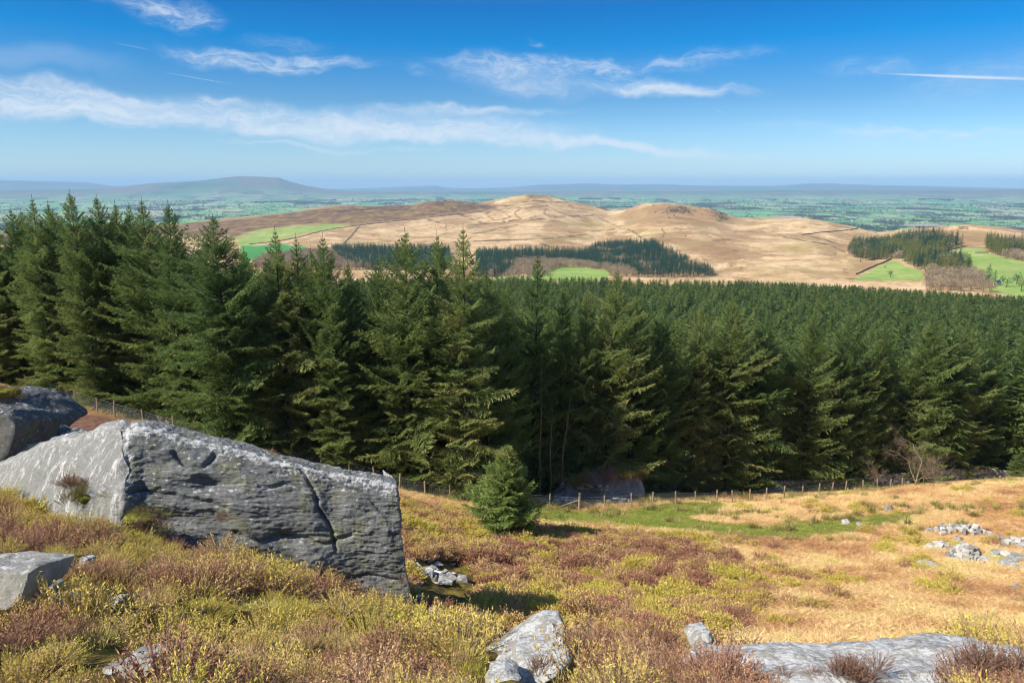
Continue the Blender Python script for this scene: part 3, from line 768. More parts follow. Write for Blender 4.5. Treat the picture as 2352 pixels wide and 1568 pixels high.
def branch(L, rng, step=.13, rw=.075, fine=1.0, droop=.10, sidek=.27):
    """needle sprays of one bough of length L along +x, z up"""
    n = max(4, int(L / step)); t = (np.arange(n) + .6) / n
    def axis(t): return np.stack([L * t, .04 * L * np.sin(3 * t + rng.uniform(0, 6)), L * (-droop * t + droop * .95 * t**2.4) ], -1)
    ph = rng.uniform(0, 6)
    def axis(t): return np.stack([L * t, .04 * L * np.sin(3 * t + ph), L * (-droop * t + droop * .95 * t**2.4)], -1)
    P, D, Ls, Ws, Ns, A = [], [], [], [], [], []
    def put(p, d, l, w, a, roll=None):
        P.append(p); D.append(d); Ls.append(l); Ws.append(w); A.append(a)
        Ns.append(rng.normal(size=3) * .95 + np.array([0, 0, .8]))
    shade = rng.uniform(-.12, .12)
    for k in range(n):
        tt = t[k]; p = axis(np.array([tt]))[0]
        dax = axis(np.array([min(1, tt + .05)]))[0] - axis(np.array([tt - .05]))[0]; dax /= np.linalg.norm(dax)
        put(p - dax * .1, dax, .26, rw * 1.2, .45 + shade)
        if tt < .10: continue
        for sgn in (-1, 1):
            ls = (sidek * L * (1 - tt) ** .75 * min(1, .45 + 2.2 * tt) + .14) * rng.uniform(.65, 1.2)
            an = R(rng.uniform(42, 66)) * sgn
            dirv = np.array([math.cos(an), math.sin(an), rng.uniform(-.30, .10)])
            m = max(1, int(ls / (.16 / fine)))
            for q in range(m):
                u = (q + .1) / m
                pp = p + dirv * ls * u - np.array([0, 0, .16 * ls * u * u])
                dd = dirv + np.array([0, 0, -.25 * u]) + rng.normal(size=3) * .14
                tip = .30 * (q == m - 1) + .12 * u
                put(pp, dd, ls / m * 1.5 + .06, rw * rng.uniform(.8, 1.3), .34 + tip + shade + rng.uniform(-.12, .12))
                if q > 0 or ls < .3:
                    for s2 in (-1, 1):
                        if rng.random() < .74:
                            a2 = an + s2 * R(rng.uniform(35, 60))
                            d2 = np.array([math.cos(a2), math.sin(a2), rng.uniform(-1.25, .0)])
                            put(pp, d2, rng.uniform(.12, .26) * (1.2 - .3 * u), rw * rng.uniform(.7, 1.1), .30 + shade + rng.uniform(-.15, .25))
    V, F = ribbons(np.array(P), np.array(D), np.array(Ls), np.array(Ws), np.array(Ns))
    return V, F, np.array(A)

_rb = np.random.default_rng(5)
BR = {}
for L_, cnt in ((.55, 3), (1.1, 4), (1.9, 4), (2.9, 4), (3.9, 3)):
    BR[L_] = [branch(L_, _rb, step=.13 if L_ < 2.5 else .165, rw=.062, fine=1.15 if L_ > 1.5 else 1.3) for _ in range(cnt)]
BRK = np.array(sorted(BR))

def spruce(seed, H=20., Rm=3.6, base=.0, dens=1., lean=0.0, open_top=1., slope=.46):
    rng = np.random.default_rng(seed)
    cr, tk = Soup(), Soup()
    wob = rng.normal(size=(2, 2)) * .12
    def trunk(z): u = z / H; return np.array([lean * u * u * H + wob[0, 0] * math.sin(5 * u), wob[0, 1] * math.sin(4 * u + 1), z])
    zz = np.linspace(-.5, H, 26)
    tk.add(*tube([trunk(v) for v in zz], np.interp(zz, [-.5, 0, .6, H * .5, H], [.30, .27, .21, .13, .012]), 7), .5)
    z = H - .75; az = rng.uniform(0, 6.28)
    cr.add(*ribbons(np.array([trunk(H - .7), trunk(H - .45), trunk(H - .9)]), np.array([[0, 0, 1.], [.05, 0, 1], [0, .03, 1]]), np.array([.72, .5, .5]), np.array([.05, .045, .06]), np.array([[1., 0, 0], [0, 1, 0], [.7, .7, 0]])), .6)
    side_amt = 1 + .22 * rng.normal(size=8)
    clump = rng.uniform(0, 6.28)
    while z > max(.35, base * H):
        h = H - z
        rad = min(slope * h ** .93 + .10, Rm * (1 - .10 * math.exp(-z / 2.)))
        rad *= float(np.interp(h, [0, 1., 2.6], [.50, .62, 1.]))
        if h > 5: rad *= .92 + .16 * math.sin(z * 1.7 + clump)
        nb = int(round((4 if h < 2.4 else 5.6 if h < 6 else 7.2) * dens))
        upa = np.interp(h, [0, 1.2, 3, 6, 11, 18], [64, 54, 42, 32, 20, 8])
        for k in range(nb):
            a = az + k * 6.283 / nb + rng.uniform(-.35, .35)
            L = rad * rng.uniform(.62, 1.18) * (side_amt[int((a % 6.283) / 6.284 * 8)] if h > 3 else 1)
            if rng.random() < .06 and h > 4: L *= 1.22
            L = max(.22, L)
            kk = BRK[np.argmin(abs(np.log(BRK / L)))]
            V, F, A = BR[kk][rng.integers(len(BR[kk]))]
            sc = L / kk
            zj = rng.uniform(-.22, .22) if h > 2.5 else 0
            M = rot_to([math.cos(a) * math.cos(R(upa)), math.sin(a) * math.cos(R(upa)), math.sin(R(upa + (rng.normal() * 13 if h > 2.5 else rng.uniform(-9, 9))))], rng.uniform(-.6, .6))
            Vv = V * np.array([sc, sc if sc < 1 else 1 + (sc - 1) * .6, sc ** .5])
            if rng.random() < .5: Vv = Vv * np.array([1, -1, 1])
            low = smooth(6, 15, np.array(h)) * .16
            tint = rng.uniform(-.14, .14) + (rng.random() < .10 * (h > 5)) * .22
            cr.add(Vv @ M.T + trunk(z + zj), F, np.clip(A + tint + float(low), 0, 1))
            if L > .8:
                cr_dir = M[:, 0]
                if L > 1.5 and rng.random() < .5:
                    p = np.array([trunk(z), trunk(z) + cr_dir * L * .35 + [0, 0, -.04 * L], trunk(z) + cr_dir * L * .7 + [0, 0, -.05 * L]])
                    tk.add(*tube(p, [.035, .025, .01], 3), .5)
        z -= np.interp(h, [0, 1.5, 4, 10], [.30, .42, .40, .46]) / math.sqrt(dens) * rng.uniform(.8, 1.2)
        az += 2.4 + rng.uniform(-.3, .3)
    # dead snags below a raised crown
    if base > .2:
        for k in range(40):
            z = rng.uniform(1, base * H); a = rng.uniform(0, 6.28); l = rng.uniform(.5, 1.6)
            p0 = trunk(z); dv = np.array([math.cos(a), math.sin(a), rng.uniform(-.3, .1)])
            tk.add(*tube([p0, p0 + dv * l * .6, p0 + dv * l + [0, 0, -.1]], [.022, .015, .006], 3), .5)
    return cr, tk

def lod_spruce(seed, H=19., Rm=2.6, q=1., cone=.40):
    """the same tree with coarser sprays, for the body of the forest"""
    rng = np.random.default_rng(seed); cr = Soup(); P, D, L, Wd, N, A = [], [], [], [], [], []
    z = H - .2; az = 0
    P.append((0, 0, H - 1.)); D.append((0, 0, 1.)); L.append(1.1); Wd.append(.14); N.append((1, 0, 0)); A.append(.5)
    while z > H * .22:
        h = H - z; rad = min(cone * h ** .95 + .15, Rm); nb = 5 if h < 4 else 7
        up = math.tan(R(np.interp(h, [0, 2, 6, 12], [50, 28, 4, -12])))
        for k in range(nb):
            a = az + k * 6.283 / nb + rng.uniform(-.4, .4); l = rad * rng.uniform(.7, 1.25); tn = rng.uniform(-.15, .2)
            d = np.array([math.cos(a), math.sin(a), up + rng.uniform(-.15, .15)]); t_ = np.array([-math.sin(a), math.cos(a), 0])
            m = max(1, int(l / (.7 / q)))
            for j in range(m):
                u = j / m; p = d * l * u * .95 + np.array([0, 0, z])
                P.append(p); D.append(d + rng.normal(size=3) * .15); L.append(l / m * 1.35); Wd.append(min(.42, .18 + .12 * l) * rng.uniform(.8, 1.2)); N.append(rng.normal(size=3) * .4 + [0, 0, 1]); A.append(.32 + .25 * u + tn)
                for s_ in (-1, 1):
                    if l > .5:
                        P.append(p); D.append(d * .8 + t_ * s_ * rng.uniform(.5, 1.1) + [0, 0, rng.uniform(-.5, 0)]); L.append(min(.9, .25 + .30 * l * (1 - u * .6)) * rng.uniform(.7, 1.2)); Wd.append(.22 * rng.uniform(.8, 1.2)); N.append(rng.normal(size=3) * .6 + [0, 0, 1]); A.append(.36 + .3 * rng.random() + tn)
        z -= np.interp(h, [0, 2, 8], [.40, .50, .62]) / q; az += 2.4
    V, F = ribbons(np.array(P, float), np.array(D, float), np.array(L), np.array(Wd), np.array(N, float))
    cr.add(V, F, np.clip(A, 0, 1), 0)
    cr.add(*tube([(0, 0, -.5), (0, 0, H * .5), (0, 0, H)], [.2, .12, .01], 4), .4, 1)
    return cr.get()

def bare_tree_soup(seed, H=8., spread=.8, levels=5, n0=4, thick=.16):
    rng = np.random.default_rng(seed); tk, tw = Soup(), Soup()
    def grow(p, d, l, r_, lev):
        n = 5; pts = [p]; dd = d.copy()
        for k in range(n - 1):
            dd = dd + rng.normal(size=3) * .16 + np.array([0, 0, .04]); dd /= np.linalg.norm(dd); pts.append(pts[-1] + dd * l / (n - 1))
        pts = np.array(pts); (tk if lev <= 2 else tw).add(*tube(pts, np.linspace(r_, r_ * .62, n), 5 if lev < 2 else 3), rng.uniform(.3, .9))
        if lev >= levels: return
        m = n0 if lev == 0 else rng.integers(3, 5)
        for k in range(m):
            u = rng.uniform(.35, 1.) if k else 1.; i = int(u * (n - 1)); a = rng.normal(size=3); a -= a.dot(dd) * dd; a /= np.linalg.norm(a)
            nd = dd * math.cos(.65) + a * math.sin(.65) * spread * rng.uniform(.7, 1.3); nd /= np.linalg.norm(nd)
            grow(pts[i], nd, l * rng.uniform(.58, .82), r_ * .56, lev + 1)
    grow(np.array([0, 0, -.3]), np.array([0, 0, 1.]), H * .34, thick, 0)
    return tk, tw

def blob_tree(seed, H=9., W=8., n=150, s_=1.3, m=0, trunk=True):
    """leafless or leafing broadleaf crown at a distance: many small flecks through a lumpy volume"""
    rng = np.random.default_rng(seed); so_ = Soup()
    c = rng.normal(size=(7, 3)) * [W * .22, W * .22, H * .14] + [0, 0, H * .62]
    k = rng.integers(7, size=n); v = rng.normal(size=(n, 3)); v /= np.linalg.norm(v, axis=1)[:, None]
    P = c[k] + v * rng.uniform(.4, 1, n)[:, None] ** .5 * [W * .26, W * .26, H * .24]
    D = v + rng.normal(size=(n, 3)) * .5 + [0, 0, .3]
    V, F = ribbons(P, D, rng.uniform(.8, 1.5, n) * s_, rng.uniform(.5, .9, n) * s_, rng.normal(size=(n, 3)))
    so_.add(V, F, rng.random(n), m)
    if trunk: so_.add(*tube([(0, 0, -.5), (0, 0, H * .6)], [.3, .12], 4), .2, m)
    return so_.get()

# ------------------------------------------------------------------ scattering: ONE object that carries its own templates
def scatter(name, templates, pts, yaw, scale, tint, mats, tilt=None, which=None, label=None):
    """templates: list of (V,F,var,mat); pts (n,3)"""
    n = len(pts); Vs, Fs, As, Ms, T, off = [], [], [], [], [], 0
    for k, (V, F, A, M) in enumerate(templates):
        Vs.append(V); Fs.append(F + off); As.append(A); Ms.append(M); T.append(np.full(len(V), k + 1)); off += len(V)
    nv = off
    V = np.concatenate(Vs + [pts]); F = np.concatenate(Fs); T = np.concatenate(T + [np.zeros(n, int)]).astype(np.int32)
    rot = np.zeros((len(V), 3)); rot[nv:, 2] = yaw
    if tilt is not None: rot[nv:, :2] = tilt
    sc = np.ones((len(V), 3)); sc[nv:] = scale if np.ndim(scale) == 2 else np.asarray(scale)[:, None]
    tn = np.zeros(len(V)); tn[nv:] = tint
    wh = np.zeros(len(V), np.int32); wh[nv:] = RNG.integers(len(templates), size=n) if which is None else which
    o = obj_np(name, V, F, mats, fattr={'var': np.concatenate(As)}, fmat=np.concatenate(Ms), vattr=dict(tid=T, rot=rot, scl=sc, tint=tn, which=wh))
    ng = bpy.data.node_groups.new(name + '_scatter', 'GeometryNodeTree')
    ng.interface.new_socket('Geometry', in_out='INPUT', socket_type='NodeSocketGeometry'); ng.interface.new_socket('Geometry', in_out='OUTPUT', socket_type='NodeSocketGeometry')
    N = ng.nodes; Lk = ng.links
    gi, go = N.new('NodeGroupInput'), N.new('NodeGroupOutput')
    def named(nm, ty):
        q = N.new('GeometryNodeInputNamedAttribute'); q.data_type = ty; q.inputs['Name'].default_value = nm; return q.outputs['Attribute']
    def pick(k):
        c = N.new('FunctionNodeCompare'); c.data_type = 'INT'; c.operation = 'EQUAL'; Lk.new(named('tid', 'INT'), c.inputs[2]); c.inputs[3].default_value = k
        q = N.new('GeometryNodeSeparateGeometry'); q.domain = 'POINT'; Lk.new(gi.outputs[0], q.inputs[0]); Lk.new(c.outputs[0], q.inputs[1]); return q.outputs[0]
    # each template becomes one instance; Geometry to Instance joins them
    jn = N.new('GeometryNodeJoinGeometry')
    for k in range(len(templates)):
        q = N.new('GeometryNodeGeometryToInstance'); Lk.new(pick(k + 1), q.inputs[0]); Lk.new(q.outputs[0], jn.inputs[0])
    iop = N.new('GeometryNodeInstanceOnPoints'); Lk.new(pick(0), iop.inputs['Points']); Lk.new(jn.outputs[0], iop.inputs['Instance'])
    iop.inputs['Pick Instance'].default_value = True; Lk.new(named('which', 'INT'), iop.inputs['Instance Index'])
    e = N.new('FunctionNodeEulerToRotation'); Lk.new(named('rot', 'FLOAT_VECTOR'), e.inputs[0]); Lk.new(e.outputs[0], iop.inputs['Rotation'])
    Lk.new(named('scl', 'FLOAT_VECTOR'), iop.inputs['Scale']); Lk.new(iop.outputs[0], go.inputs[0])
    md = o.modifiers.new('scatter', 'NODES'); md.node_group = ng
    tag(o, kind='stuff')
    if label: o['label'] = label
    return o

# ------------------------------------------------------------------ the edge of the plantation and the trees behind it
EDGE = ([-700,-300,-100,100,300,500,700,900,1100,1250,1400,1600,1800,2000,2352,2700,3100], [72,71,71,69,66,64,63,63,64,70,74,77,80,84,90,96,102])
ENV = ([-600,-60,0,30,100,380,450,520,570,600,760,800,880,1090,1130,1200,1260,1400,1500,1650,1900,2352,2900], [560,545,540,470,455,475,520,545,600,560,575,610,575,560,650,625,625,650,668,682,712,735,745])
# (photo x of the tip, photo y of the tip, distance, crown radius, slope, label)
HERO = [
 (-45,545,68,3.2,.46,'broad dark spruce half cut off by the left edge of the picture'),
 (25,470,70,3.0,.42,'spruce just inside the left edge, lower than the tall pair to its right'),
 (70,443,67,3.0,.40,'leftmost of the tall spruces, with a thin open leader above the far hills'),
 (105,456,69,3.0,.42,'spruce with a bare leaning leader, second tall one from the left edge'),
 (162,430,65,3.5,.44,'tallest spruce of the left group, its forked tip highest against the sky'),
 (215,441,67,3.2,.44,'spruce with a dense tip right of the tallest one in the left group'),
 (262,455,69,3.0,.42,'slim spruce between the dense tipped one and the twin leaders of the left group'),
 (293,458,70,3.0,.40,'thin topped spruce in the middle of the left group, partly behind its neighbours'),
 (330,447,65,3.6,.42,'spruce with a long needle thin leader in the left group'),
 (380,455,63,3.8,.46,'bushy olive spruce at the right side of the left group, boughs down to the fence'),
 (495,485,60,4.4,.56,'wide dark cone shaped spruce standing alone right of the left group'),
 (545,560,64,3.2,.50,'lower spruce tucked against the right flank of the wide dark cone'),
 (630,515,62,3.2,.40,'narrow spruce with an open tiered top in front of the bright green fields'),
 (677,532,63,3.0,.38,'spruce with a sparse candelabra top right of the one before the green fields'),
 (738,530,62,3.4,.42,'spruce with a crooked dark leader left of the gap in the middle'),
 (718,560,65,2.8,.42,'short thin spruce squeezed beside the crooked leader'),
 (800,592,64,3.0,.44,'low spruce in the gap between the left and the middle trees'),
 (762,640,60,3.4,.50,'pale olive young spruce at the front, left of the middle gap'),
 (870,575,63,3.2,.44,'spruce on the left shoulder of the big middle tree'),
 (927,518,61,4.3,.50,'big middle spruce with a dense pointed top and long slanting boughs'),
 (1000,525,64,3.4,.42,'spruce between the two tallest ones of the middle'),
 (1062,508,60,4.0,.42,'tallest middle spruce, slender spire standing against the straw coloured hill'),
 (1118,605,63,3.0,.44,'shorter spruce right behind the flank of the slender middle spire'),
 (1170,640,66,3.0,.46,'round shouldered spruce left of the open topped one'),
 (1233,568,68,3.0,.34,'thin open topped spruce in front of the small green field'),
 (1290,648,70,3.0,.44,'spruce above the mossy rock bank, left of two equal tips'),
 (1412,608,71,3.6,.44,'spruce with a wide antler like top above the rock bank'),
 (1345,655,71,3.0,.44,'spruce squeezed between the antler topped one and its left neighbour'),
 (1465,662,73,3.2,.46,'spruce right of the antler topped one'),
 (1530,690,74,3.2,.48,'broad low topped spruce behind the left end of the post and wire fence'),
 (1610,690,76,3.4,.46,'dark spruce behind the middle of the fence'),
 (1690,668,77,3.8,.48,'highest spruce behind the right half of the fence, bushy top'),
 (1765,700,79,3.4,.46,'spruce with bright lit lower boughs behind the right half of the fence'),
 (1876,697,81,3.6,.46,'spruce with a forked dark top behind the right end of the fence'),
 (1950,715,83,3.4,.46,'spruce immediately left of the leafless tree, its tip bent'),
 (2040,725,87,3.4,.46,'spruce rising behind the leafless tree'),
 (2140,712,86,3.6,.46,'spruce right of the leafless tree with long lit boughs'),
 (2225,730,89,3.4,.46,'spruce second in from the right edge, dark flank'),
 (2300,722,91,3.6,.46,'olive spruce close to the right edge'),
 (2375,730,93,3.6,.46,'spruce cut off by the right edge of the picture'),
]
VAR = [spruce(100, 20, 3.8, 0., 1.05, slope=.52), spruce(101, 20, 4.1, 0., 1.1, slope=.60), spruce(102, 20, 3.7, 0., 1., slope=.47), spruce(103, 20, 4.4, .02, 1.1, slope=.58), spruce(104, 20, 3.3, .02, .95, slope=.40), spruce(105, 20, 3.9, .05, 1.0, slope=.52), spruce(106, 20, 4.0, .0, 1.1, slope=.50, lean=.03), spruce(107, 20, 3.6, .03, .9, slope=.56)]
INT = [spruce(120, 20, 2.7, .40, .9, slope=.44), spruce(121, 20, 2.9, .42, .85, slope=.40)]
def tree_meshes(soups, tag_):
    out = []
    for cr, tk in soups:
        V, F, A, M = cr.get(); a = mesh_np('crown', V, F, [M_NEEDLE], fattr={'var': A})
        V, F, A, M = tk.get(); b = mesh_np('trunk', V, F, [M_BARK], smooth_=True)
        out.append((a, b))
    return out
VARM, INTM = tree_meshes(VAR, 'a'), tree_meshes(INT, 'b')
def place_tree(name, pair, loc, sx, sz, yaw, label, group, lean=(0, 0)):
    o = empty(name, loc, yaw); o.scale = (sx, sx, sz); o.rotation_euler = (lean[0], lean[1], yaw)
    tag(o, label, 'spruce tree', group)
    for nm, me in (('trunk', pair[1]), ('crown', pair[0])):
        c = bpy.data.objects.new(nm, me); link(c, o)
    return o
TREES = []
hero_xy = []
for k, (hx, hy, Yd, rm, slp, lab) in enumerate(HERO):
    tip = at(hx, hy, Yd); gz = gz1(tip[0], tip[1]); H = tip[2] - gz
    order = [1, 0, 4, 2, 3, 1, 5, 4, 2, 3, 1, 5, 4, 4, 2, 4, 0, 3, 5, 1, 0, 4, 5, 0, 4, 3, 2, 0, 5, 1, 3, 1, 0, 5, 2, 3, 1, 0, 3, 5]
    v = order[k % len(order)]
    v = (v + (6 if k % 4 == 3 else 0)) % 8; base_r = [3.8, 4.1, 3.7, 4.4, 3.3, 3.9, 4.0, 3.6][v]
    sx = np.clip(rm / base_r * .96, .74, 1.2)
    place_tree('spruce_tree', VARM[v], (tip[0], tip[1], gz - .1), sx, H / 20., RNG.uniform(0, 6.28), lab, 'spruces along the edge of the plantation')
    hero_xy.append((tip[0], tip[1]))
hero_xy = np.array(hero_xy)
# rows behind
cand = []
sp = 3.3
for i in range(-90, 130):
    for j in range(0, 130):
        x_ = i * sp + (j % 2) * sp / 2 + RNG.uniform(-.9, .9); y_ = 58 + j * sp * .9 + RNG.uniform(-.9, .9)
        cand.append((x_, y_))
cand = np.array(cand)
pxc, _ = project(np.stack([cand[:, 0], cand[:, 1], np.full(len(cand), -40.)], -1))
ed = np.interp(pxc, EDGE[0], EDGE[1])
r_ = np.hypot(cand[:, 0], cand[:, 1])
dmin = np.full(len(cand), 1e9)
for hxy in hero_xy: dmin = np.minimum(dmin, np.hypot(cand[:, 0] - hxy[0], cand[:, 1] - hxy[1]))
ok = (cand[:, 1] > ed + .5) & (pxc > -260) & (pxc < 2640) & (r_ < 432 + 10 * np.sin(cand[:, 0] * .05)) & (dmin > 2.1)
ok &= ~((r_ > 300) & (pxc < 300) & False)
cand = cand[ok]; pxc = pxc[ok]; r_ = r_[ok]; depth = cand[:, 1] - ed[ok]
order = np.argsort(r_ + 0 * depth)
NI = 300 - len(HERO)
cz = ground_z(cand[:, 0], cand[:, 1])
def allowed_h(x_, y_, z_, px_):
    env = np.interp(px_, ENV[0], ENV[1])
    top = at(px_, env, y_)[..., 2]
    return top - z_
idx = [i for i in order if depth[i] < 40][:NI]
dead_spots = []
row_names = ['front', 'second row', 'third row', 'deep inside']
def where(px_):
    return ('behind the tall left group' if px_ < 450 else 'behind the wide dark cone shaped spruce' if px_ < 600 else 'behind the trees before the green fields' if px_ < 850 else 'behind the big middle spruces' if px_ < 1180
            else 'behind the rock bank' if px_ < 1480 else 'behind the left half of the fence line' if px_ < 1750 else 'behind the right half of the fence line' if px_ < 2000 else 'behind the leafless tree' if px_ < 2220 else 'at the right edge of the forest')
for i in idx:
    x_, y_ = cand[i]; z_ = cz[i]
    hmax = allowed_h(x_, y_, z_, pxc[i]) - RNG.uniform(0, 1.2)
    H = min(RNG.uniform(17, 21.5), max(hmax, 7.))
    edge_ = depth[i] < 3.2
    pair = VARM[RNG.integers(8)] if (edge_ or depth[i] < 7) else (INTM[RNG.integers(2)] if RNG.random() < .5 else VARM[RNG.integers(8)])
    w_ = where(pxc[i])
    dpt = 'spruce filling the forest edge ' if edge_ else 'spruce of the inner rows ' if depth[i] < 14 else 'far spruce top deep in the forest '
    place_tree('spruce_tree', pair, (x_, y_, z_ - .1), RNG.uniform(.70, .98), H / 20., RNG.uniform(0, 6.28), dpt + w_, 'packed spruces, ' + dpt + w_)
used = set(idx)
rest = np.array([i for i in range(len(cand)) if i not in used and RNG.random() < (.9 if r_[i] < 120 else .48)])
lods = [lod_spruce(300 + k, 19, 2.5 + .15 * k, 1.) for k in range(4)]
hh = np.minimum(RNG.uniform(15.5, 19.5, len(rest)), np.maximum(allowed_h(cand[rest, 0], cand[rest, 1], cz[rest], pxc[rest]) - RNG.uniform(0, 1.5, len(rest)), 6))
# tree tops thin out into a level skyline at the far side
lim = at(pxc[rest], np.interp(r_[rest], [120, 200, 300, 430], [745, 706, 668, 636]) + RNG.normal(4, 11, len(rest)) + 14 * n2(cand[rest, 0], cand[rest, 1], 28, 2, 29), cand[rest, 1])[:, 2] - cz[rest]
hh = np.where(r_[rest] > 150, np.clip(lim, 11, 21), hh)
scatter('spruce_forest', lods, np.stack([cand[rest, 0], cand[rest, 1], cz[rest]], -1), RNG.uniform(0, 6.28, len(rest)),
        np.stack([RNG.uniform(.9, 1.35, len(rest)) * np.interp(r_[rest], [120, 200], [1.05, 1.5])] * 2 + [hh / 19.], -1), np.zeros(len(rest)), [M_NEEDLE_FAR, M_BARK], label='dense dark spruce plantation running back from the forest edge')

# dead slim stems seen in the dark gap
def dead_stem(px_, py_, top_py, Y_, lab, seed):
    p = at(px_, py_, Y_); gz = gz1(p[0], p[1]); H = at(px_, top_py, Y_)[2] - gz; rng = np.random.default_rng(seed)
    o = empty('dead_tree', (p[0], p[1], gz)); tag(o, lab, 'dead tree', 'dead stems at the forest edge')
    s1, s2 = Soup(), Soup(); lean = rng.normal(size=2) * .35
    zz = np.linspace(-.3, H, 14); s1.add(*tube([(lean[0] * (v / H) ** 2 + .05 * math.sin(v), lean[1] * (v / H) ** 2, v) for v in zz], np.linspace(.10, .02, 14), 6))
    for k in range(46):
        v = rng.uniform(.15 * H, H * .98); a = rng.uniform(0, 6.28); l = rng.uniform(.2, .9) * (1.1 - v / H * .5); b = np.array([lean[0] * (v / H) ** 2, lean[1] * (v / H) ** 2, v]); dv = np.array([math.cos(a), math.sin(a), rng.uniform(-.4, .2)])
        s2.add(*tube([b, b + dv * l * .5, b + dv * l + [0, 0, -.12]], [.016, .012, .005], 3))
    s1.build('trunk', [M_DEAD], o, smooth_=True); s2.build('dead_branches', [M_DEAD], o)
dead_stem(1240, 1080, 815, 66.5, 'tallest pale dead stem in the dark gap of the forest edge', 1)
dead_stem(1264, 1085, 930, 66.8, 'short pale dead stem right of the tallest dead one', 2)
dead_stem(1290, 1090, 905, 67.5, 'dead stem nearest to the rock bank, leaning', 3)

# small spruce on the open moor
def young_spruce():
    rng = np.random.default_rng(77); H = 5.9
    p = at(1168, 1236, 42.0); gz = gz1(p[0], p[1])
    o = empty('young_spruce', (p[0], p[1], gz)); tag(o, 'small bright green young spruce standing alone on the heather slope beside the big boulder', 'spruce tree')
    brs = {L_: [branch(L_, rng, step=.085, rw=.042, fine=1.6, droop=.10, sidek=.34) for _ in range(4)] for L_ in (.35, .8, 1.4, 2.1)}
    kk = np.array(sorted(brs)); cr, tk = Soup(), Soup()
    zz = np.linspace(-.3, H, 14); tk.add(*tube([(0.03 * math.sin(v), 0, v) for v in zz], np.interp(zz, [-.3, 0, .5, H], [.17, .14, .11, .01]), 8))
    z = H - .12; az = 0
    cr.add(*ribbons(np.array([(0, 0, H - .55), (0, 0, H - .3)]), np.array([[0.02, 0, 1.], [0, .03, 1]]), np.array([.62, .5]), np.array([.05, .05]), np.array([[1., 0, 0], [0, 1, 0]])), .85)
    while z > .38:
        h = H - z; rad = np.interp(h, [0, .5, 1.2, 2.2, 3.4, 4.4, 5.2, 5.9], [.12, .36, .75, 1.25, 1.85, 2.35, 2.45, 1.9])
        nb = 6 if h < 1 else 8; up = np.interp(h, [0, 1, 2.5, 4, 6], [66, 52, 32, 14, 0])
        for k in range(nb):
            a = az + k * 6.283 / nb + rng.uniform(-.4, .4); L = rad * rng.uniform(.55, 1.2) * (1.06 + .16 * math.cos(a - 2.8))
            q = kk[np.argmin(abs(np.log(kk / L)))]
            if rng.random() < .10: continue
            V, F, A = brs[q][rng.integers(4)]; sc = L / q
            M = rot_to([math.cos(a) * math.cos(R(up)), math.sin(a) * math.cos(R(up)), math.sin(R(up + rng.normal() * 11))], rng.uniform(-.5, .5))
            cr.add(V * sc @ M.T + [0, 0, z], F, np.clip(A + rng.uniform(-.1, .1) + (.2 if h < .8 else 0), 0, 1))
            if L > .8: tk.add(*tube([(0, 0, z), M[:, 0] * L * .4 + [0, 0, z], M[:, 0] * L * .85 + [0, 0, z - .03]], [.03, .018, .005], 3))
        z -= .17; az += 2.4
    tk.build('trunk', [M_BARK], o, smooth_=True)
    V, F, A, M = cr.get(); obj_np('crown', V, F, [M_NEEDLE_YOUNG], o, fattr={'var': A})
    o.scale = (1.0, 1.0, (at(1168, 1026, 42.0)[2] - gz) / H)
young_spruce()

# leafless broadleaf at the right end of the fence
def leafless(px_, py_, Y_, H, seed, name, lab, spread=.9, lv=5, parent_s=1.):
    p = at(px_, py_, Y_); gz = gz1(p[0], p[1])
    o = empty(name, (p[0], p[1], gz)); tag(o, lab, 'bare tree')
    tk, tw = bare_tree_soup(seed, H, spread, lv, thick=.011 * H); tk.build('trunk', [M_BUSHWOOD], o, smooth_=True); tw.build('crown', [M_BUSHWOOD], o)
    return o
leafless(2105, 1108, 79.0, 10., 21, 'bare_tree', 'leafless brown tree with a wide tangled crown against dark spruces at the fence end', 1.5, 6)
leafless(2010, 1108, 79.0, 5.0, 25, 'bare_shrub', 'low leafless thorny shrub left of the leafless tree at the end of the fence', 1.2, 5)
leafless(2150, 1098, 80, 4.2, 31, 'bare_shrub', 'low leafless shrub right of the leafless tree at the forest foot', 1.3, 5)
# baby spruce by the wall at the far right
p = at(2338, 1075, 84.); o = place_tree('spruce_sapling', VARM[2], (p[0], p[1], gz1(p[0], p[1])), .28, .17, 1., 'knee high blue green spruce sapling in front of the wall at the right edge', None)
# ------------------------------------------------------------------ woods, walls and farms on the far side
def sample_poly(poly, step, rmin, rmax, lift=0., jit=.5):
    """world spots whose picture position falls in the outline, on a square grid of the land"""
    xs = [v[0] for v in poly]; a0, _ = azel(min(xs) - 5, 600); a1, _ = azel(max(xs) + 5, 600)
    n = int((R(a1) - R(a0)) * rmax / step) + 2
    gx, gy = np.meshgrid(np.arange(-n, n + 1) * 1., np.arange(rmin / step, rmax / step), indexing='ij')
    am = R(a0 + a1) / 2; u = (gx.ravel() + RNG.uniform(-jit, jit, gx.size)) * step; v = (gy.ravel() + RNG.uniform(-jit, jit, gx.size)) * step
    x = v * math.sin(am) + u * math.cos(am); y = v * math.cos(am) - u * math.sin(am)
    q = (np.hypot(x, y) > rmin) & (np.hypot(x, y) < rmax); x, y = x[q], y[q]
    z = base_z(x, y); px, py = project(np.stack([x, y, z + lift], -1))
    k = in_poly(px, py, poly)
    return np.stack([x[k], y[k], z[k]], -1), px[k], py[k]

PL = [lod_spruce(400 + k, 15, 2.3, .55, .36) for k in range(3)]
BT = [blob_tree(500 + k, 10, 8, 260, .75) for k in range(4)]
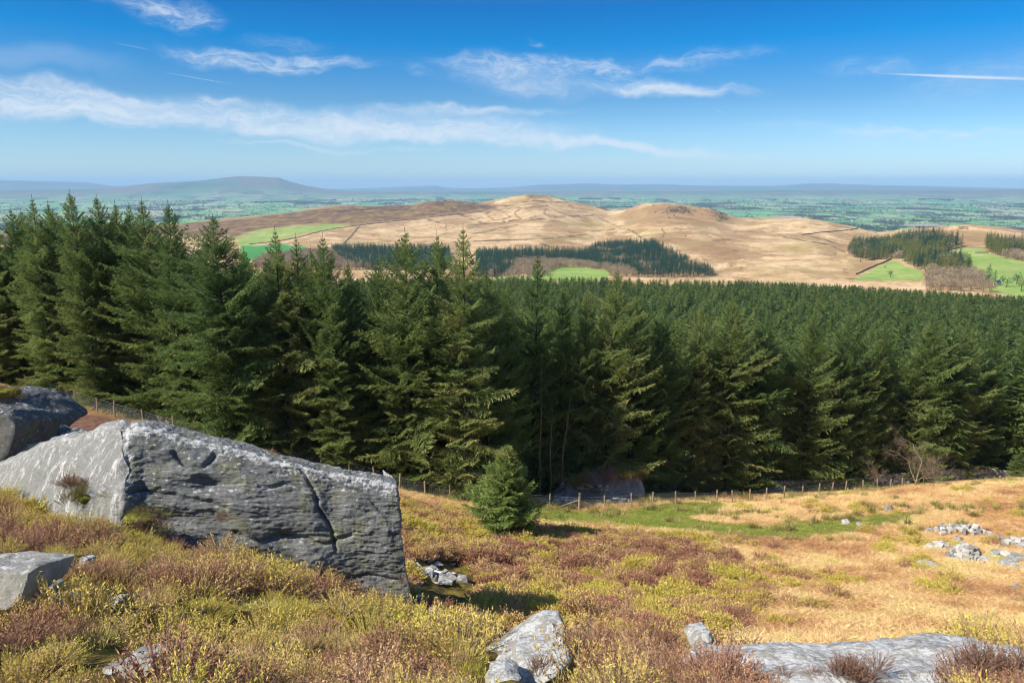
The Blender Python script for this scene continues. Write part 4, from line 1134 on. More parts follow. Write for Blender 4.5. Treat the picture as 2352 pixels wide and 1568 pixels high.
# conifer plantation below the straw coloured hill: outlines give the foot of the trees
W1 = c4([(215,612),(500,606),(990,612),(1080,616),(1200,556),(1250,540),(1660,536),(1740,585),(1850,636),(1965,694),(1900,730),(2150,768),(2150,800),(1500,800),(1460,760),(1330,735),(1250,735),(1150,715),(1000,690),(800,680),(550,680),(500,780),(340,800),(200,800)])
W1b = c3([(1210,725),(1330,715),(1700,718),(2352,735),(2352,900),(1500,900),(1300,840)])
P1, px1, py1 = sample_poly(W1, 5.2, 780, 1500)
P1b, _, _ = sample_poly(W1b, 5.5, 850, 1400)
P1 = np.concatenate([P1, P1b]); n = len(P1)
clear = n2(P1[:, 0], P1[:, 1], 55, 3, 31); pxx, pyy = project(P1)
c4x = lambda X: (1100 + X / 3.36) / 1.063
c4y = lambda Y_: (440 + Y_ / 3.36) / 1.063
mixed = ((pxx > c4x(1230)) & (pxx < c4x(1720)) & (pyy > c4y(590)) & (clear > .20)) | (clear > .5)
keep = ~mixed
scatter('conifer_plantation', PL, P1[keep], RNG.uniform(0, 6.28, keep.sum()), RNG.uniform(.75, 1.15, keep.sum()), np.zeros(keep.sum()), [M_PLANT, M_BARK], label='dark blue green conifer plantation at the foot of the straw coloured hill')
W2 = [c4([(470,800),(530,685),(600,670),(800,675),(1000,685),(1150,708),(1300,735),(1280,745),(1100,722),(900,716),(830,735),(780,790),(600,800)]), c4([(300,800),(310,720),(350,700),(380,800)]),
      c4([(1280,800),(1300,740),(1420,740),(1520,790),(1520,800)]), c4([(1900,720),(2000,690),(2170,770),(2150,790)]), c3([(470,830),(560,800),(1000,740),(1230,740),(1500,820),(1600,900),(1200,900),(480,900)])]
B = [P1[mixed][RNG.random(mixed.sum()) < .75]]
for w in W2: B.append(sample_poly(w, 6.5, 740, 1400)[0])
# pockets of bare wood in the right hand clumps
WA = c5([(660,700),(700,640),(960,625),(1100,600),(1200,570),(1340,548),(1550,560),(1600,600),(1740,610),(1760,640),(1640,672),(1490,692),(1420,706),(1200,712),(1160,760),(1090,757),(880,772),(720,745)])
WB = c5([(1170,770),(1300,720),(1450,705),(1640,770),(1740,780),(1850,860),(1860,885),(1600,900),(1400,880),(1300,850)])
WC = c5([(1975,690),(1990,610),(2400,620),(2400,790),(2200,750),(2000,692)])
LA, DK = [], []
for w, sp_ in ((WA, 5.6), (WB, 5.4), (WC, 5.6)):
    p, ax, ay = sample_poly(w, sp_, 700, 1450)
    q = n2(p[:, 0], p[:, 1], 42, 3, 33); low = np.zeros(len(p), bool)
    xs_, ys_ = zip(*w); yb = np.interp(ax, *zip(*sorted([(v[0], max(ys_)) for v in w])))
    bare = (q < -.30) | ((w is WB) & (ay > 628 - .0) & (ax < 2140) & (q < .15)) | ((w is WC) & (ay > 592) & (q < .2))
    lar = ~bare & (q > -.02); dk = ~bare & ~lar
    LA.append(p[lar]); DK.append(p[dk]); B.append(p[bare])
LA = np.concatenate(LA); DK = np.concatenate(DK); B = np.concatenate(B)
LT = [lod_spruce(420 + k, 15, 2.9, .6, .50) for k in range(3)]
scatter('larch_wood', LT, LA, RNG.uniform(0, 6.28, len(LA)), RNG.uniform(.8, 1.25, len(LA)), np.zeros(len(LA)), [M_LARCH, M_BARK], label='olive green larches in the clumps beside the small green fields')
scatter('dark_conifer_clumps', PL, DK, RNG.uniform(0, 6.28, len(DK)), RNG.uniform(.9, 1.35, len(DK)), np.zeros(len(DK)), [M_PLANT, M_BARK], label='dark conifers mixed among the olive larches on the right')
# bare brush along the foot of the fields on the right
for w in (c5([(1400,880),(1560,900),(1800,905),(1900,915),(1990,985),(2050,1080),(1400,1060)]), c5([(1120,750),(1140,715),(1200,700),(1210,760)])): B = np.concatenate([B, sample_poly(w, 7., 640, 1300)[0]])
scatter('bare_woodland', BT, B, RNG.uniform(0, 6.28, len(B)), RNG.uniform(.7, 1.2, len(B)), np.zeros(len(B)), [M_BARE], label='pinkish grey leafless woodland around the green fields')

# single trees one can tell apart
def far_tree(px_, py_, tpl, mats, sc, lab, cat, name, rmin=650):
    p = march(px_, py_, rmin, 3000); V, F, A, M = tpl
    o = empty(name, p, RNG.uniform(0, 6)); o.scale = (sc, sc, sc); tag(o, lab, cat)
    tr = M == M.max() if M.max() > 0 else np.zeros(len(F), bool)
    obj_np('crown', V, F[~tr], [mats[0]], o, fattr={'var': A[~tr]})
    tV, tF = tube([(0, 0, -.6), (0, 0, 5.)], [.35, .2], 5); obj_np('trunk', tV, tF, [M_BARK], o)
far_tree(2268, 656, lod_spruce(441, 15, 3.4, .8, .5), [M_PLANT], 1.35, 'tall dark evergreen with a rounded top below the right hand fields', 'evergreen tree', 'evergreen_tree')
far_tree(2283, 657, lod_spruce(442, 15, 2.2, .8, .5), [M_PLANT], 1.0, 'narrow dark evergreen close beside the taller rounded one', 'evergreen tree', 'evergreen_tree')
far_tree(2312, 660, blob_tree(443, 10, 9, 300, .7), [M_PLANT], 1.0, 'dark round bush right of the white cottage, below the right hand field', 'evergreen tree', 'evergreen_tree')
far_tree(2335, 652, blob_tree(444, 10, 9, 300, .7), [M_PLANT], 1.1, 'dark round bush nearest the right edge below the field', 'evergreen tree', 'evergreen_tree')
far_tree(2345, 668, blob_tree(445, 10, 10, 300, .8), [M_LARCH], 1.1, 'fresh green leafing tree at the right edge above the forest', 'leafing tree', 'broadleaf_tree')
for k, (a, b, sc, lab) in enumerate([(1918,588,.55,'lone dark hawthorn on the straw coloured slope, left of the mixed clump'),(1977,602,.4,'tiny hawthorn just left of the end of the dark field wall'),(1575,545,.5,'lone thorn bush on the bracken slope under the rocky hump'),
    (1566,522,.5,'thorn bush on the flank just below the rocky hump'),(1680,614,.6,'bare thorn above the far edge of the forest, left one of two'),(1700,620,.7,'bare thorn above the far edge of the forest, right one of two'),(1938,628,.8,'pale leafless tree at the lower end of the straw slope'),
    (1512,558,.3,'speck of a thorn bush in the middle of the bracken slope'),(2034,616,.45,'small bush against the dark wall of the green triangle field'),(2045,636,.8,'dark bushy tree at the lower corner of the green triangle field')]):
    far_tree(a, b, blob_tree(450 + k, 8, 8, 160, .8), [M_BARE if 'pale' in lab or 'bare' in lab else M_HEDGE], sc, lab, 'thorn bush', 'thorn_bush')

# dry stone walls across the hill
def far_wall(line, name_lab, h=1.5, w=.8, step=9.):
    P = []
    for (x0, y0), (x1, y1) in zip(line[:-1], line[1:]):
        m = max(2, int(math.hypot(x1 - x0, y1 - y0) / 8))
        for k in range(m): P.append(march(x0 + (x1 - x0) * k / m, y0 + (y1 - y0) * k / m))
    P.append(march(*line[-1])); P = np.array(P)
    L = np.concatenate([[0], np.cumsum(np.linalg.norm(np.diff(P[:, :2], axis=0), axis=1))]); n = max(3, int(L[-1] / step))
    q = np.linspace(0, L[-1], n); C = np.stack([np.interp(q, L, P[:, 0]), np.interp(q, L, P[:, 1])], -1); C += np.stack([n2(C[:, 0], C[:, 1], 30, 2, 41), n2(C[:, 0], C[:, 1], 30, 2, 42)], -1) * 1.2
    zc = base_z(C[:, 0], C[:, 1]); d = np.gradient(C, axis=0); d /= np.linalg.norm(d, axis=1)[:, None] + 1e-9; nn = np.stack([-d[:, 1], d[:, 0]], -1)
    hh_ = h * (1 + .25 * n2(C[:, 0], C[:, 1], 22, 2, 43))
    prof = [(-w / 2, -1.5), (-w / 2 * .7, 1.), (w / 2 * .7, 1.), (w / 2, -1.5)]
    V = np.stack([np.concatenate([C + nn * a, (zc + (hh_ if b > 0 else b))[:, None]], -1) for a, b in prof], 1).reshape(-1, 3)
    i = np.arange(n - 1)[:, None] * 4; j = np.arange(3)[None]; F = np.stack([i + j, i + j + 1, i + j + 5, i + j + 4], -1).reshape(-1, 4)
    o = obj_np('dry_stone_wall', V, F, [M_WALLFAR]); tag(o, name_lab, 'stone wall')
def _wf(s):
    n = s.noise(s.pos(), .5, 4, .7); s.out(s.bsdf(s.ramp(n, [(.3, (.10, .085, .07)), (.7, (.26, .22, .17))]), .9))
M_WALLFAR = mat('distant_gritstone_wall', _wf)
far_wall(c3([(430,655),(700,625),(930,580),(1050,545),(1150,520),(1400,482),(1750,440)]) + c4([(0,287),(200,266),(400,245),(600,226),(800,212)]), 'long dark wall climbing from the green fields towards the hill top, brown moor above and pale straw below', 1.5, 1.)
far_wall(c3([(870,362),(1100,350),(1450,328),(1750,326),(2000,322)]), 'thin wall along the upper left moor just under the skyline', 1.4)
far_wall(c4([(640,135),(720,180),(800,213),(870,252),(950,292)]), 'faint wall running down from the highest hill top', 1.2)
far_wall(c4([(1180,288),(1280,338),(1390,397),(1470,410)]), 'wall dropping through the saddle between the two hills', 1.2)
far_wall(c4([(820,136),(1000,176),(1200,216),(1320,250)]), 'wall along the right shoulder of the highest hill', 1.0)
far_wall(c5([(230,525),(430,502),(675,481)]), 'bold dark wall crossing the straw slope on the right, longer piece', 1.8, 1.)
far_wall(c5([(690,480),(725,470),(762,464)]), 'short end piece of the bold dark wall, right of its gap', 1.8, 1.)
far_wall(c5([(745,905),(900,835),(1090,757)]), 'dark wall between the bracken bank and the green triangle field', 1.8, 1.)
far_wall(c5([(1490,692),(1640,672),(1770,645),(1980,652)]), 'wall along the top of the large green field at the right', 1.5)
far_wall(c5([(1885,700),(1960,699),(2010,697)]), 'broken stub of wall standing in the large green field', 1.5)
far_wall(c3([(1480,485),(1400,570),(1335,640)]), 'thin wall slanting down the pale straw field on the left', 1.0)

# farms
def farmhouse(px_, py_, lab, L=16., Wd=7., H=5., yaw=.3, rmin=2600, s_=1., rmax=12000):
    p = march(px_, py_, rmin, rmax); o = empty('farmhouse', p, yaw); o.scale = (s_, s_, s_); tag(o, lab, 'farmhouse', 'pale farm buildings in the valley')
    hx, hy = L / 2, Wd / 2; rz = H + Wd * .42
    V = [(-hx,-hy,-2),(hx,-hy,-2),(hx,hy,-2),(-hx,hy,-2),(-hx,-hy,H),(hx,-hy,H),(hx,hy,H),(-hx,hy,H),(-hx,0,rz),(hx,0,rz)]
    me = bpy.data.meshes.new('wall'); me.from_pydata(V, [], [(0,1,5,4),(2,3,7,6),(1,2,6,9,5),(3,0,4,8,7)]); me.materials.append(M_RENDER); w = link(bpy.data.objects.new('wall', me), o)
    e = .4; V = [(-hx-e,-hy-e,H-.1),(hx+e,-hy-e,H-.1),(hx+e,0,rz+.1),(-hx-e,0,rz+.1),(hx+e,hy+e,H-.1),(-hx-e,hy+e,H-.1)]
    V2 = [(a, b, c + .25) for a, b, c in V]
    me = bpy.data.meshes.new('roof'); me.from_pydata(V + V2, [], [(0,1,2,3),(3,2,4,5),(6,7,8,9),(9,8,10,11),(0,1,7,6),(5,4,10,11)]); me.materials.append(M_SLATE); rf = link(bpy.data.objects.new('roof', me), o)
    cV, cF = [], []
    for cx_ in (-hx + .6, hx - .6):
        b = len(cV); cV += [(cx_ + i * .5, j * .5, k) for k in (rz - .6, rz + 1.4) for i, j in ((-1,-1),(1,-1),(1,1),(-1,1))]; cF += [(b,b+1,b+5,b+4),(b+1,b+2,b+6,b+5),(b+2,b+3,b+7,b+6),(b+3,b,b+4,b+7),(b+4,b+5,b+6,b+7)]
    me = bpy.data.meshes.new('chimney'); me.from_pydata(cV, [], cF); me.materials.append(M_WALL); link(bpy.data.objects.new('chimney', me), rf)
    if L <= 18:
        for wx in (-hx * .6, 0, hx * .6):
            me = bpy.data.meshes.new('window'); me.from_pydata([(wx-.5,-hy-.04,H*.45),(wx+.5,-hy-.04,H*.45),(wx+.5,-hy-.04,H*.75),(wx-.5,-hy-.04,H*.75)], [], [(0,1,2,3)]); me.materials.append(M_PANE); link(bpy.data.objects.new('window', me), o)
farmhouse(2290, 655, 'white cottage half hidden among the evergreens just above the forest at the right', 12, 7, 5, .5, 650, .55, 3000)
def c5p(a, b): return c5([(a, b)])[0]
for (a, b), lab, L in ((c5p(850,436), 'long white farm building nearest behind the right hand ridge', 40), (c5p(905,437), 'small white barn right of the long farm building', 16), (c5p(530,320), 'pale farmhouse alone in the upper green field, left of the village', 26),
                       (c5p(720,392), 'white house at the left end of the hedge lined lane', 26), (c5p(940,384), 'pale house in the left part of the village strip', 26), (c5p(985,386), 'pale house in the middle of the village strip', 26), (c5p(1045,385), 'pale house right in the village strip', 22),
                       (c5p(1110,388), 'last pale house at the right end of the village strip', 22), (c5p(630,310), 'pale farmhouse among the trees of the upper field', 22)):
    farmhouse(a, b, lab, L, 10, 6, RNG.uniform(-.4, .4), 2600, 1.)
q = c3([(1500,-100)])
farmhouse(473, 521, 'long pale shed in the left valley meadow, seen between the spruces', 50, 16, 6, .1, 2900, 1.)

# valley woods and hedgerow trees
def valley_pts():
    out = []
    n = 260000; a = RNG.uniform(R(-37), R(37), n); r_ = np.exp(RNG.uniform(math.log(2900), math.log(11000), n)); x, y = r_ * np.sin(a), r_ * np.cos(a)
    wob = lambda s_, k: n2(x, y, s_, 2, k)
    u = x + 90 * wob(500, 51); v = y + 90 * wob(500, 52); cs = 230.
    ca, sa = math.cos(.4), math.sin(.4); U, Vv = (u * ca + v * sa) / cs, (-u * sa + v * ca) / (cs * .8)
    iu, iv = np.floor(U).astype(int), np.floor(Vv).astype(int); d1 = np.full(n, 9.); d2 = np.full(n, 9.)
    for di in (-1, 0, 1):
        for dj in (-1, 0, 1):
            h1 = ((iu + di) * 73856093 ^ (iv + dj) * 19349663) & 1023; h2 = ((iu + di) * 83492791 ^ (iv + dj) * 2971215073) & 1023
            dd = np.hypot(U - iu - di - .1 - .8 * h1 / 1023, Vv - iv - dj - .1 - .8 * h2 / 1023)
            d2 = np.where(dd < d1, d1, np.minimum(d2, dd)); d1 = np.minimum(d1, dd)
    hedge = (d2 - d1) * cs < 9
    wood = fbm(np.stack([x / 520, y / 900, x * 0 + 3.3], -1), 4) > .36
    dens_ = np.clip(.5 + wob(1400, 53) * 1.6, .08, 1)
    k = (hedge & (RNG.random(n) < dens_ * .9)) | (wood & (RNG.random(n) < .8)) | (RNG.random(n) < .004)
    rr = r_[k]; rkeep = RNG.random(k.sum()) < np.clip((rr / 6500) ** 1.2, .22, 1)
    return x[k][rkeep], y[k][rkeep]
vx, vy = valley_pts()
PW = [c5(l) for l in ([(1350,200),(1340,185),(1480,165),(1620,150),(1750,155),(1916,180),(1900,190),(1720,186),(1640,205),(1560,195),(1450,185)],[(1430,408),(1450,375),(1560,350),(1720,355),(1840,385),(1850,408),(1700,410)],[(1250,410),(1280,380),(1390,366),(1408,390),(1300,412)],
   [(880,515),(900,480),(1000,485),(1020,510)],[(270,380),(330,345),(500,345),(520,358),(420,372),(600,385),(740,375),(800,350),(920,330),(1090,345),(800,362),(700,382),(450,395)],[(0,295),(0,280),(230,268),(240,284)],[(315,300),(320,280),(380,290),(384,306)],[(985,300),(1010,280),(1150,285),(1150,296),(1050,304)],
   [(1270,325),(1300,305),(1900,295),(2250,290),(2280,310),(1980,335),(1600,335)],[(40,215),(190,225),(180,236),(60,228)],[(780,490),(800,455),(860,450),(870,490)],[(1090,495),(1095,455),(1160,450),(1160,490)],[(900,410),(920,385),(1080,390),(1220,400),(1200,430),(1150,436),(940,412)])]
PW += [c4(l) for l in ([(1270,150),(1280,135),(1395,155),(1395,165)],[(1740,180),(1745,168),(1835,178),(1835,186)],[(1960,215),(2000,195),(2352,190),(2352,200),(2150,215)],[(1040,160),(1080,145),(1250,155),(1240,165)])]
PW += [c3(l) for l in ([(850,285),(870,250),(960,270),(1000,285)],[(1150,275),(1200,250),(1300,262),(1300,278)],[(1980,208),(1990,178),(2060,180),(2060,208)],[(0,420),(0,350),(180,365),(250,378),(180,400),(100,420)],[(600,330),(620,290),(720,295),(700,330)],[(160,350),(300,330),(560,325),(300,350)])]
wp = [sample_poly(p_, 30. if np.mean([v[1] for v in p_]) < 478 else 17., 2900 if np.mean([v[1] for v in p_]) > 462 else 5200, 5600 if np.mean([v[1] for v in p_]) > 478 else 11500)[0] for p_ in PW]
WP = np.concatenate(wp)
pts = np.concatenate([np.stack([vx, vy, base_z(vx, vy)], -1), WP])
pr = np.hypot(pts[:, 0], pts[:, 1]); pth = np.arctan2(pts[:, 0], pts[:, 1]); pts = pts[pr > np.interp(pth, TH, rs) * 1.25]; pr = np.hypot(pts[:, 0], pts[:, 1])
print('valley trees', len(pts), 'hedge', len(vx), 'woods', len(WP), 'plantation', n)
VT = [blob_tree(600 + k, 10, 10, 26, 3.0, trunk=False) for k in range(4)]
scatter('valley_trees', VT, pts, RNG.uniform(0, 6.28, len(pts)), RNG.uniform(.6, 1.15, len(pts)) * np.clip(pr / 6500, .85, 1.7), np.zeros(len(pts)), [M_HEDGE], label='hedgerow trees and small woods of the hazy valley')
# ------------------------------------------------------------------ rocks
def vnormals(V, nu, nv):
    G = V.reshape(nu, nv, 3); a = np.gradient(G, axis=0); b = np.gradient(G, axis=1)
    n = np.cross(a, b); n /= np.linalg.norm(n, axis=2)[:, :, None] + 1e-9
    return n
def interp_grid(C, nu, nv, soft=0):
    """C (a,b,3) control net -> fine grid"""
    a, b = C.shape[:2]; u = np.linspace(0, a - 1, nu); v = np.linspace(0, b - 1, nv)
    G = np.empty((nu, b, 3))
    for j in range(b):
        for k in range(3): G[:, j, k] = np.interp(u, range(a), C[:, j, k])
    H_ = np.empty((nu, nv, 3))
    for i in range(nu):
        for k in range(3): H_[i, :, k] = np.interp(v, range(b), G[i, :, k])
    if soft:
        for ax in (0, 1):
            K = np.hanning(soft + 2)[1:-1]; K /= K.sum(); pad = [(0, 0)] * 3; pad[ax] = (soft // 2, soft // 2)
            Q = np.pad(H_, pad, mode='edge'); H_ = sum(K[i] * np.take(Q, range(i, i + H_.shape[ax]), axis=ax) for i in range(soft))
    return H_

def ridged(P, o=4): 
    s_ = 0; a = 1; t = 0
    for k in range(o): s_ = s_ + a * (1 - 2 * np.abs(perlin(P + 9.1 * k))); t += a; P = P * 2.1; a *= .5
    return s_ / t

# the great boulder: columns from the left end to the right end; rows foot, lower face, upper face, brink, shoulder, back, back foot
BC = [
 # foot                 mid                  upper               brink               (photo x, photo y, distance)
 [(-170,1230,22.5), (-150,1170,22.9), (-130,1135,23.3), (-100,1105,23.8)],
 [(-30,1210,19.4), (-15,1150,19.9), (10,1095,20.6), (38,1052,21.2)],
 [(70,1235,18.0), (70,1150,18.7), (78,1075,19.5), (98,1012,20.3)],
 [(135,1245,17.4), (140,1150,18.1), (140,1070,18.9), (150,1001,19.9)],
 [(165,1250,17.2), (172,1150,17.9), (170,1070,18.7), (166,1002,19.7)],
 [(215,1265,16.9), (225,1150,17.5), (225,1060,18.4), (222,983,19.4)],
 [(262,1290,16.7), (285,1160,17.1), (287,1070,17.8), (268,979,18.9)],
 [(300,1310,16.9), (318,1165,17.5), (330,1075,18.1), (330,984,18.8)],
 [(420,1320,17.2), (440,1180,17.7), (440,1085,18.2), (425,1007,18.9)],
 [(560,1345,17.6), (590,1210,18.0), (590,1120,18.5), (560,1040,19.1)],
 [(700,1395,17.8), (720,1270,18.2), (720,1170,18.7), (700,1080,19.2)],
 [(820,1440,18.1), (820,1310,18.4), (818,1200,18.8), (800,1100,19.4)],
 [(900,1450,18.2), (898,1330,18.5), (890,1215,18.9), (872,1111,19.5)],
 [(946,1450,18.3), (940,1345,18.6), (922,1230,19.0), (908,1122,19.5)],
]
net = []
for ci, c in enumerate(BC):
    row = [at(*q) for q in c]; e_ = [0, 0, 0, 0] if ci < 11 else [(ci - 10) / 3 * v for v in (.10, .42, .75, .95)]
    br = row[-1]; row += [br + [-e_[0], .45, .02], br + [.1 - e_[1], 1.4, -.45], br + [.2 - e_[2], 2.6, -1.6], br + [.2 - e_[3], 3.2, -4.2]]
    net.append(row)
# right end wraps back
last = net[-1]
br = last[3]
net.append([last[k] + [-.26, 1.0, -.03] for k in range(4)] + [br + [-.28, 1.25, -.1], br + [-.36, 1.5, -.5], last[6] + [0, 0, 0], last[7]])
net.append([last[k] + [-.75, 2.2, -.3] for k in range(4)] + [br + [-.7, 2.35, -.6], br + [-.75, 2.45, -1.1], last[6] + [-.15, .05, -.1], last[7] + [-.1, 0, 0]])
net = np.array(net); nu, nv = 860, 520
G = interp_grid(net, nu, nv, 9)
Vn = vnormals(G, nu, nv); Pg = G.reshape(-1, 3)
nn_ = Vn.reshape(-1, 3)
cen = Pg.mean(0)
if ((Pg - cen) * nn_).sum(1).mean() < 0: nn_ = -nn_
# bedding dips to the right and stands out as ledges; the left facet is smoother
uu = np.repeat(np.linspace(0, len(net) - 1, nu), nv); vv = np.tile(np.linspace(0, 7, nv), nu)
left = 1 - smooth(5.80, 6.40, uu + .55 * fbm(Pg * 1.3 + 4, 4))
ang = .16; zr = Pg[:, 2] * math.cos(ang) + Pg[:, 0] * math.sin(ang)
wv = fbm(Pg * .55, 3) * .35
B3 = np.stack([Pg[:, 0] * .55, Pg[:, 1] * .55, (zr + wv) * 2.1], -1)
d_big = fbm(Pg * [.50, .5, .8] + 3.1, 3) * .12
d_led = ridged(B3 * [1, 1, 1.4] + 5.5, 4) * .048
ter = (zr + wv + .22 * fbm(Pg * 1.6, 3)) * 3.6; tf = ter - np.floor(ter); d_ter = (smooth(.0, .25, tf) - tf) * .032 * np.clip(.4 + 1.3 * fbm(Pg * .9 + 8, 2), 0, 1)
d_fine = fbm(np.stack([Pg[:, 0] * 4, Pg[:, 1] * 4, zr * 16], -1), 4) * .036 + fbm(Pg * 11, 3) * .012
B4 = np.stack([Pg[:, 0] * 2.2 + Pg[:, 2] * 1.2, Pg[:, 1] * 2, zr * .5], -1)
d_left = fbm(B4, 3) * .035 + fbm(Pg * .7 + 2, 2) * .12
holl = np.zeros(len(Pg)); hx_, hy_ = project(Pg)
d_crack = np.zeros(len(Pg))
for ln_, w_, dp_ in (([(690,1068),(716,1123),(736,1169),(756,1195),(770,1260)], 5, .13), ([(396,1036),(418,1060),(470,1072),(492,1048)], 7, .16), ([(290,1132),(330,1122),(391,1138),(450,1148),(520,1166)], 6, .13), ([(540,1225),(600,1243),(660,1228),(724,1246),(800,1236)], 6, .12), ([(600,1120),(660,1112),(690,1120)], 5, .08), ([(780,1330),(850,1322),(930,1335)], 5, .08), ([(760,1120),(820,1130),(900,1190)], 4, .06)):
    d_crack -= dp_ * np.exp(-(d_line(hx_ + 9 * perlin(Pg * 1.7), hy_ + 7 * perlin(Pg * 1.9 + 5), ln_) / w_) ** 2) * (vv < 3)
for (a, b, w_, h_, dp) in ((480,1112,62,20,.34),(590,1240,55,28,-.25),(650,1235,60,22,.22),(440,1190,90,22,.20),(760,1165,30,60,.16),(560,1165,70,18,-.14),(850,1330,80,60,.10),(380,1060,60,16,.12),(700,1290,60,20,-.12)):
    holl -= dp * np.exp(-(((hx_ - a) / w_) ** 2 + ((hy_ - b) / h_) ** 2) ** 1.3) * (vv < 3.1)
edge_soft = 1 - .45 * np.exp(-((vv - 3) / .35) ** 2)
disp = left * d_left + (1 - left) * (d_big * edge_soft + d_led + d_ter + d_crack + holl * .8) + d_fine * (1 - .6 * left)
disp += np.exp(-((uu - 6.1) / .35) ** 2) * (fbm(Pg * 1.2 + 51, 4) * .20 - .05)
disp *= 1 - .75 * smooth(13.0, 13.6, uu)
Pn = Pg + nn_ * disp[:, None]
org = Pn.mean(0); org[2] = gz1(org[0], org[1])
F = gridF(nv and nu, nv)
bo = obj_np('boulder', Pn - org, F, [M_ROCK], loc=org, smooth_=True, vattr=dict(left=left, crust=np.clip(np.exp(-((vv - 3.05) / .30) ** 2) + .5 * np.exp(-(((uu - 6.3) / .5) ** 2)), 0, 1)))
tag(bo, 'huge grey gritstone boulder with pale streaked left face, white crusted brink, rough shaded front', 'boulder')

import bmesh
def rock_mesh(name, pts, mat_, parent=None, sub=4, amp=.04, seed=0, layer=(0, 0, 1.), bevel=.06, loc=None, smooth_=True):
    """angular stone: hull of the points, edges worn, surface broken up"""
    pts = np.asarray(pts, float); c = pts.mean(0) if loc is None else np.asarray(loc, float)
    bm = bmesh.new()
    for p_ in pts: bm.verts.new(p_ - c)
    r_ = bmesh.ops.convex_hull(bm, input=bm.verts); 
    bmesh.ops.delete(bm, geom=[g_ for g_ in bm.verts if not g_.link_faces], context='VERTS')
    size = np.ptp(pts, axis=0).max()
    bmesh.ops.dissolve_limit(bm, angle_limit=R(12), verts=bm.verts, edges=bm.edges)
    bmesh.ops.bevel(bm, geom=list(bm.edges), offset=size * bevel, segments=2, affect='EDGES', profile=.6, clamp_overlap=True)
    bmesh.ops.triangulate(bm, faces=bm.faces)
    for k in range(sub):
        L_ = size / 2 ** (k + 1) * 1.1
        ed = [e for e in bm.edges if e.calc_length() > L_ * .7]
        if ed: bmesh.ops.subdivide_edges(bm, edges=ed, cuts=1, use_grid_fill=True)
        bmesh.ops.triangulate(bm, faces=[f for f in bm.faces if len(f.verts) > 3])
    bm.normal_update()
    P_ = np.array([v.co[:] for v in bm.verts]); N_ = np.array([v.normal[:] for v in bm.verts])
    s_ = seed * 3.7; q = P_ / size
    zl = P_ @ np.array(layer) / size
    d_ = fbm(q * 2.2 + s_, 4) * amp * size * 1.3 + ridged(np.stack([q[:, 0] * 1.5, q[:, 1] * 1.5, zl * 7], -1) + s_, 3) * amp * size * .45 + fbm(q * 11 + s_, 3) * amp * size * .25
    P_ = P_ + N_ * d_[:, None]
    for v, p_ in zip(bm.verts, P_): v.co = p_
    me = bpy.data.meshes.new(name); bm.to_mesh(me); bm.free(); me.materials.append(mat_)
    me.polygons.foreach_set('use_smooth', np.full(len(me.polygons), True)); me.set_sharp_from_angle(angle=R(26))
    o = bpy.data.objects.new(name, me); o.location = c
    return link(o, parent)
def snapY(px_, py_, lo=3.5, hi=70):
    Yv = np.exp(np.linspace(math.log(lo), math.log(hi), 900)); p_ = at(np.full(900, float(px_)), np.full(900, float(py_)), Yv)
    b = p_[:, 2] <= ground_z(p_[:, 0], p_[:, 1]); return float(Yv[np.argmax(b)]) if b.any() else hi
def outline_rock(name, line, Yf, depth, label, cat, mat_, lean=0., shrink=.72, seed=0, sub=5, amp=.028, layer=(0, 0, 1.), group=None, bevel=.018):
    """stone whose front outline is known: front ring, slightly smaller crown ring nearer, and a back ring"""
    if 7 <= seed <= 13 or seed in (18, 19, 20):
        q_ = max(line, key=lambda v: v[1]); xm = sum(v[0] for v in line) / len(line); Yf = snapY(max(xm, 10), q_[1] - 4) + .05
    L_ = np.array(line, float); cx_, cy_ = L_.mean(0); pts = []
    ys = L_[:, 1]; t_ = (ys.max() - ys) / max(1, np.ptp(ys))
    for (a, b), u in zip(L_, t_):
        pts.append(at(a, b, Yf + lean * u))
        pts.append(at(cx_ + (a - cx_) * shrink, cy_ + (b - cy_) * shrink, Yf - depth * .18 + lean * u))
        q = at(a, b, Yf + lean * u); m_ = at(cx_, cy_, Yf)
        pts.append(m_ + (q - m_) * [.9, 1, .9] + [0, depth, -.3 * depth * u])
    o = rock_mesh(name, pts, mat_, sub=sub, amp=amp, seed=seed, layer=layer, bevel=bevel); tag(o, label, cat, group); return o

outline_rock('boulder', [(-160,890),(0,888),(45,900),(80,930),(110,958),(122,985),(80,1010),(-20,1020),(-160,1020)], 30, 3., 'dark boulder behind at the far left, yellow moss on its crown', 'boulder', M_ROCK_DARK, .8, seed=1)
outline_rock('boulder', [(-160,930),(0,932),(30,940),(55,968),(52,1000),(35,1050),(5,1090),(-160,1110)], 25.5, 2.5, 'dark layered boulder at the left edge, overhanging the low slabs', 'boulder', M_ROCK_DARK, .5, seed=2, layer=(.2, 0, 1))
outline_rock('boulder', [(30,985),(90,978),(100,1000),(95,1022),(40,1025)], 27.5, 1.8, 'low dark slab wedged between the left boulders', 'slab', M_ROCK_DARK, .4, seed=3)
outline_rock('boulder', [(78,972),(108,962),(128,985),(125,1000),(85,1002)], 30.5, 1.2, 'small rounded dark rock at the foot of the mossy crowned boulder', 'boulder', M_ROCK_DARK, .3, seed=4)
outline_rock('boulder', [(85,985),(130,985),(160,1000),(165,1012),(80,1020)], 28.5, 1.4, 'flat dark rock just left behind the great boulder', 'slab', M_ROCK_DARK, .4, seed=5)
outline_rock('stone', [(25,1020),(50,1012),(75,1020),(60,1040),(20,1050)], 26, 1.0, 'pale flat stone in the dark gap at the far left', 'stone', M_STONE, .4, seed=6)
outline_rock('boulder', [(-120,1300),(0,1304),(40,1310),(86,1303),(78,1335),(62,1380),(45,1400),(15,1418),(-120,1425)], 10.2, .9, 'pale grey rock with a dark crack at the left edge, below the great boulder', 'boulder', M_STONE, .35, seed=7, layer=(.5, 0, 1))
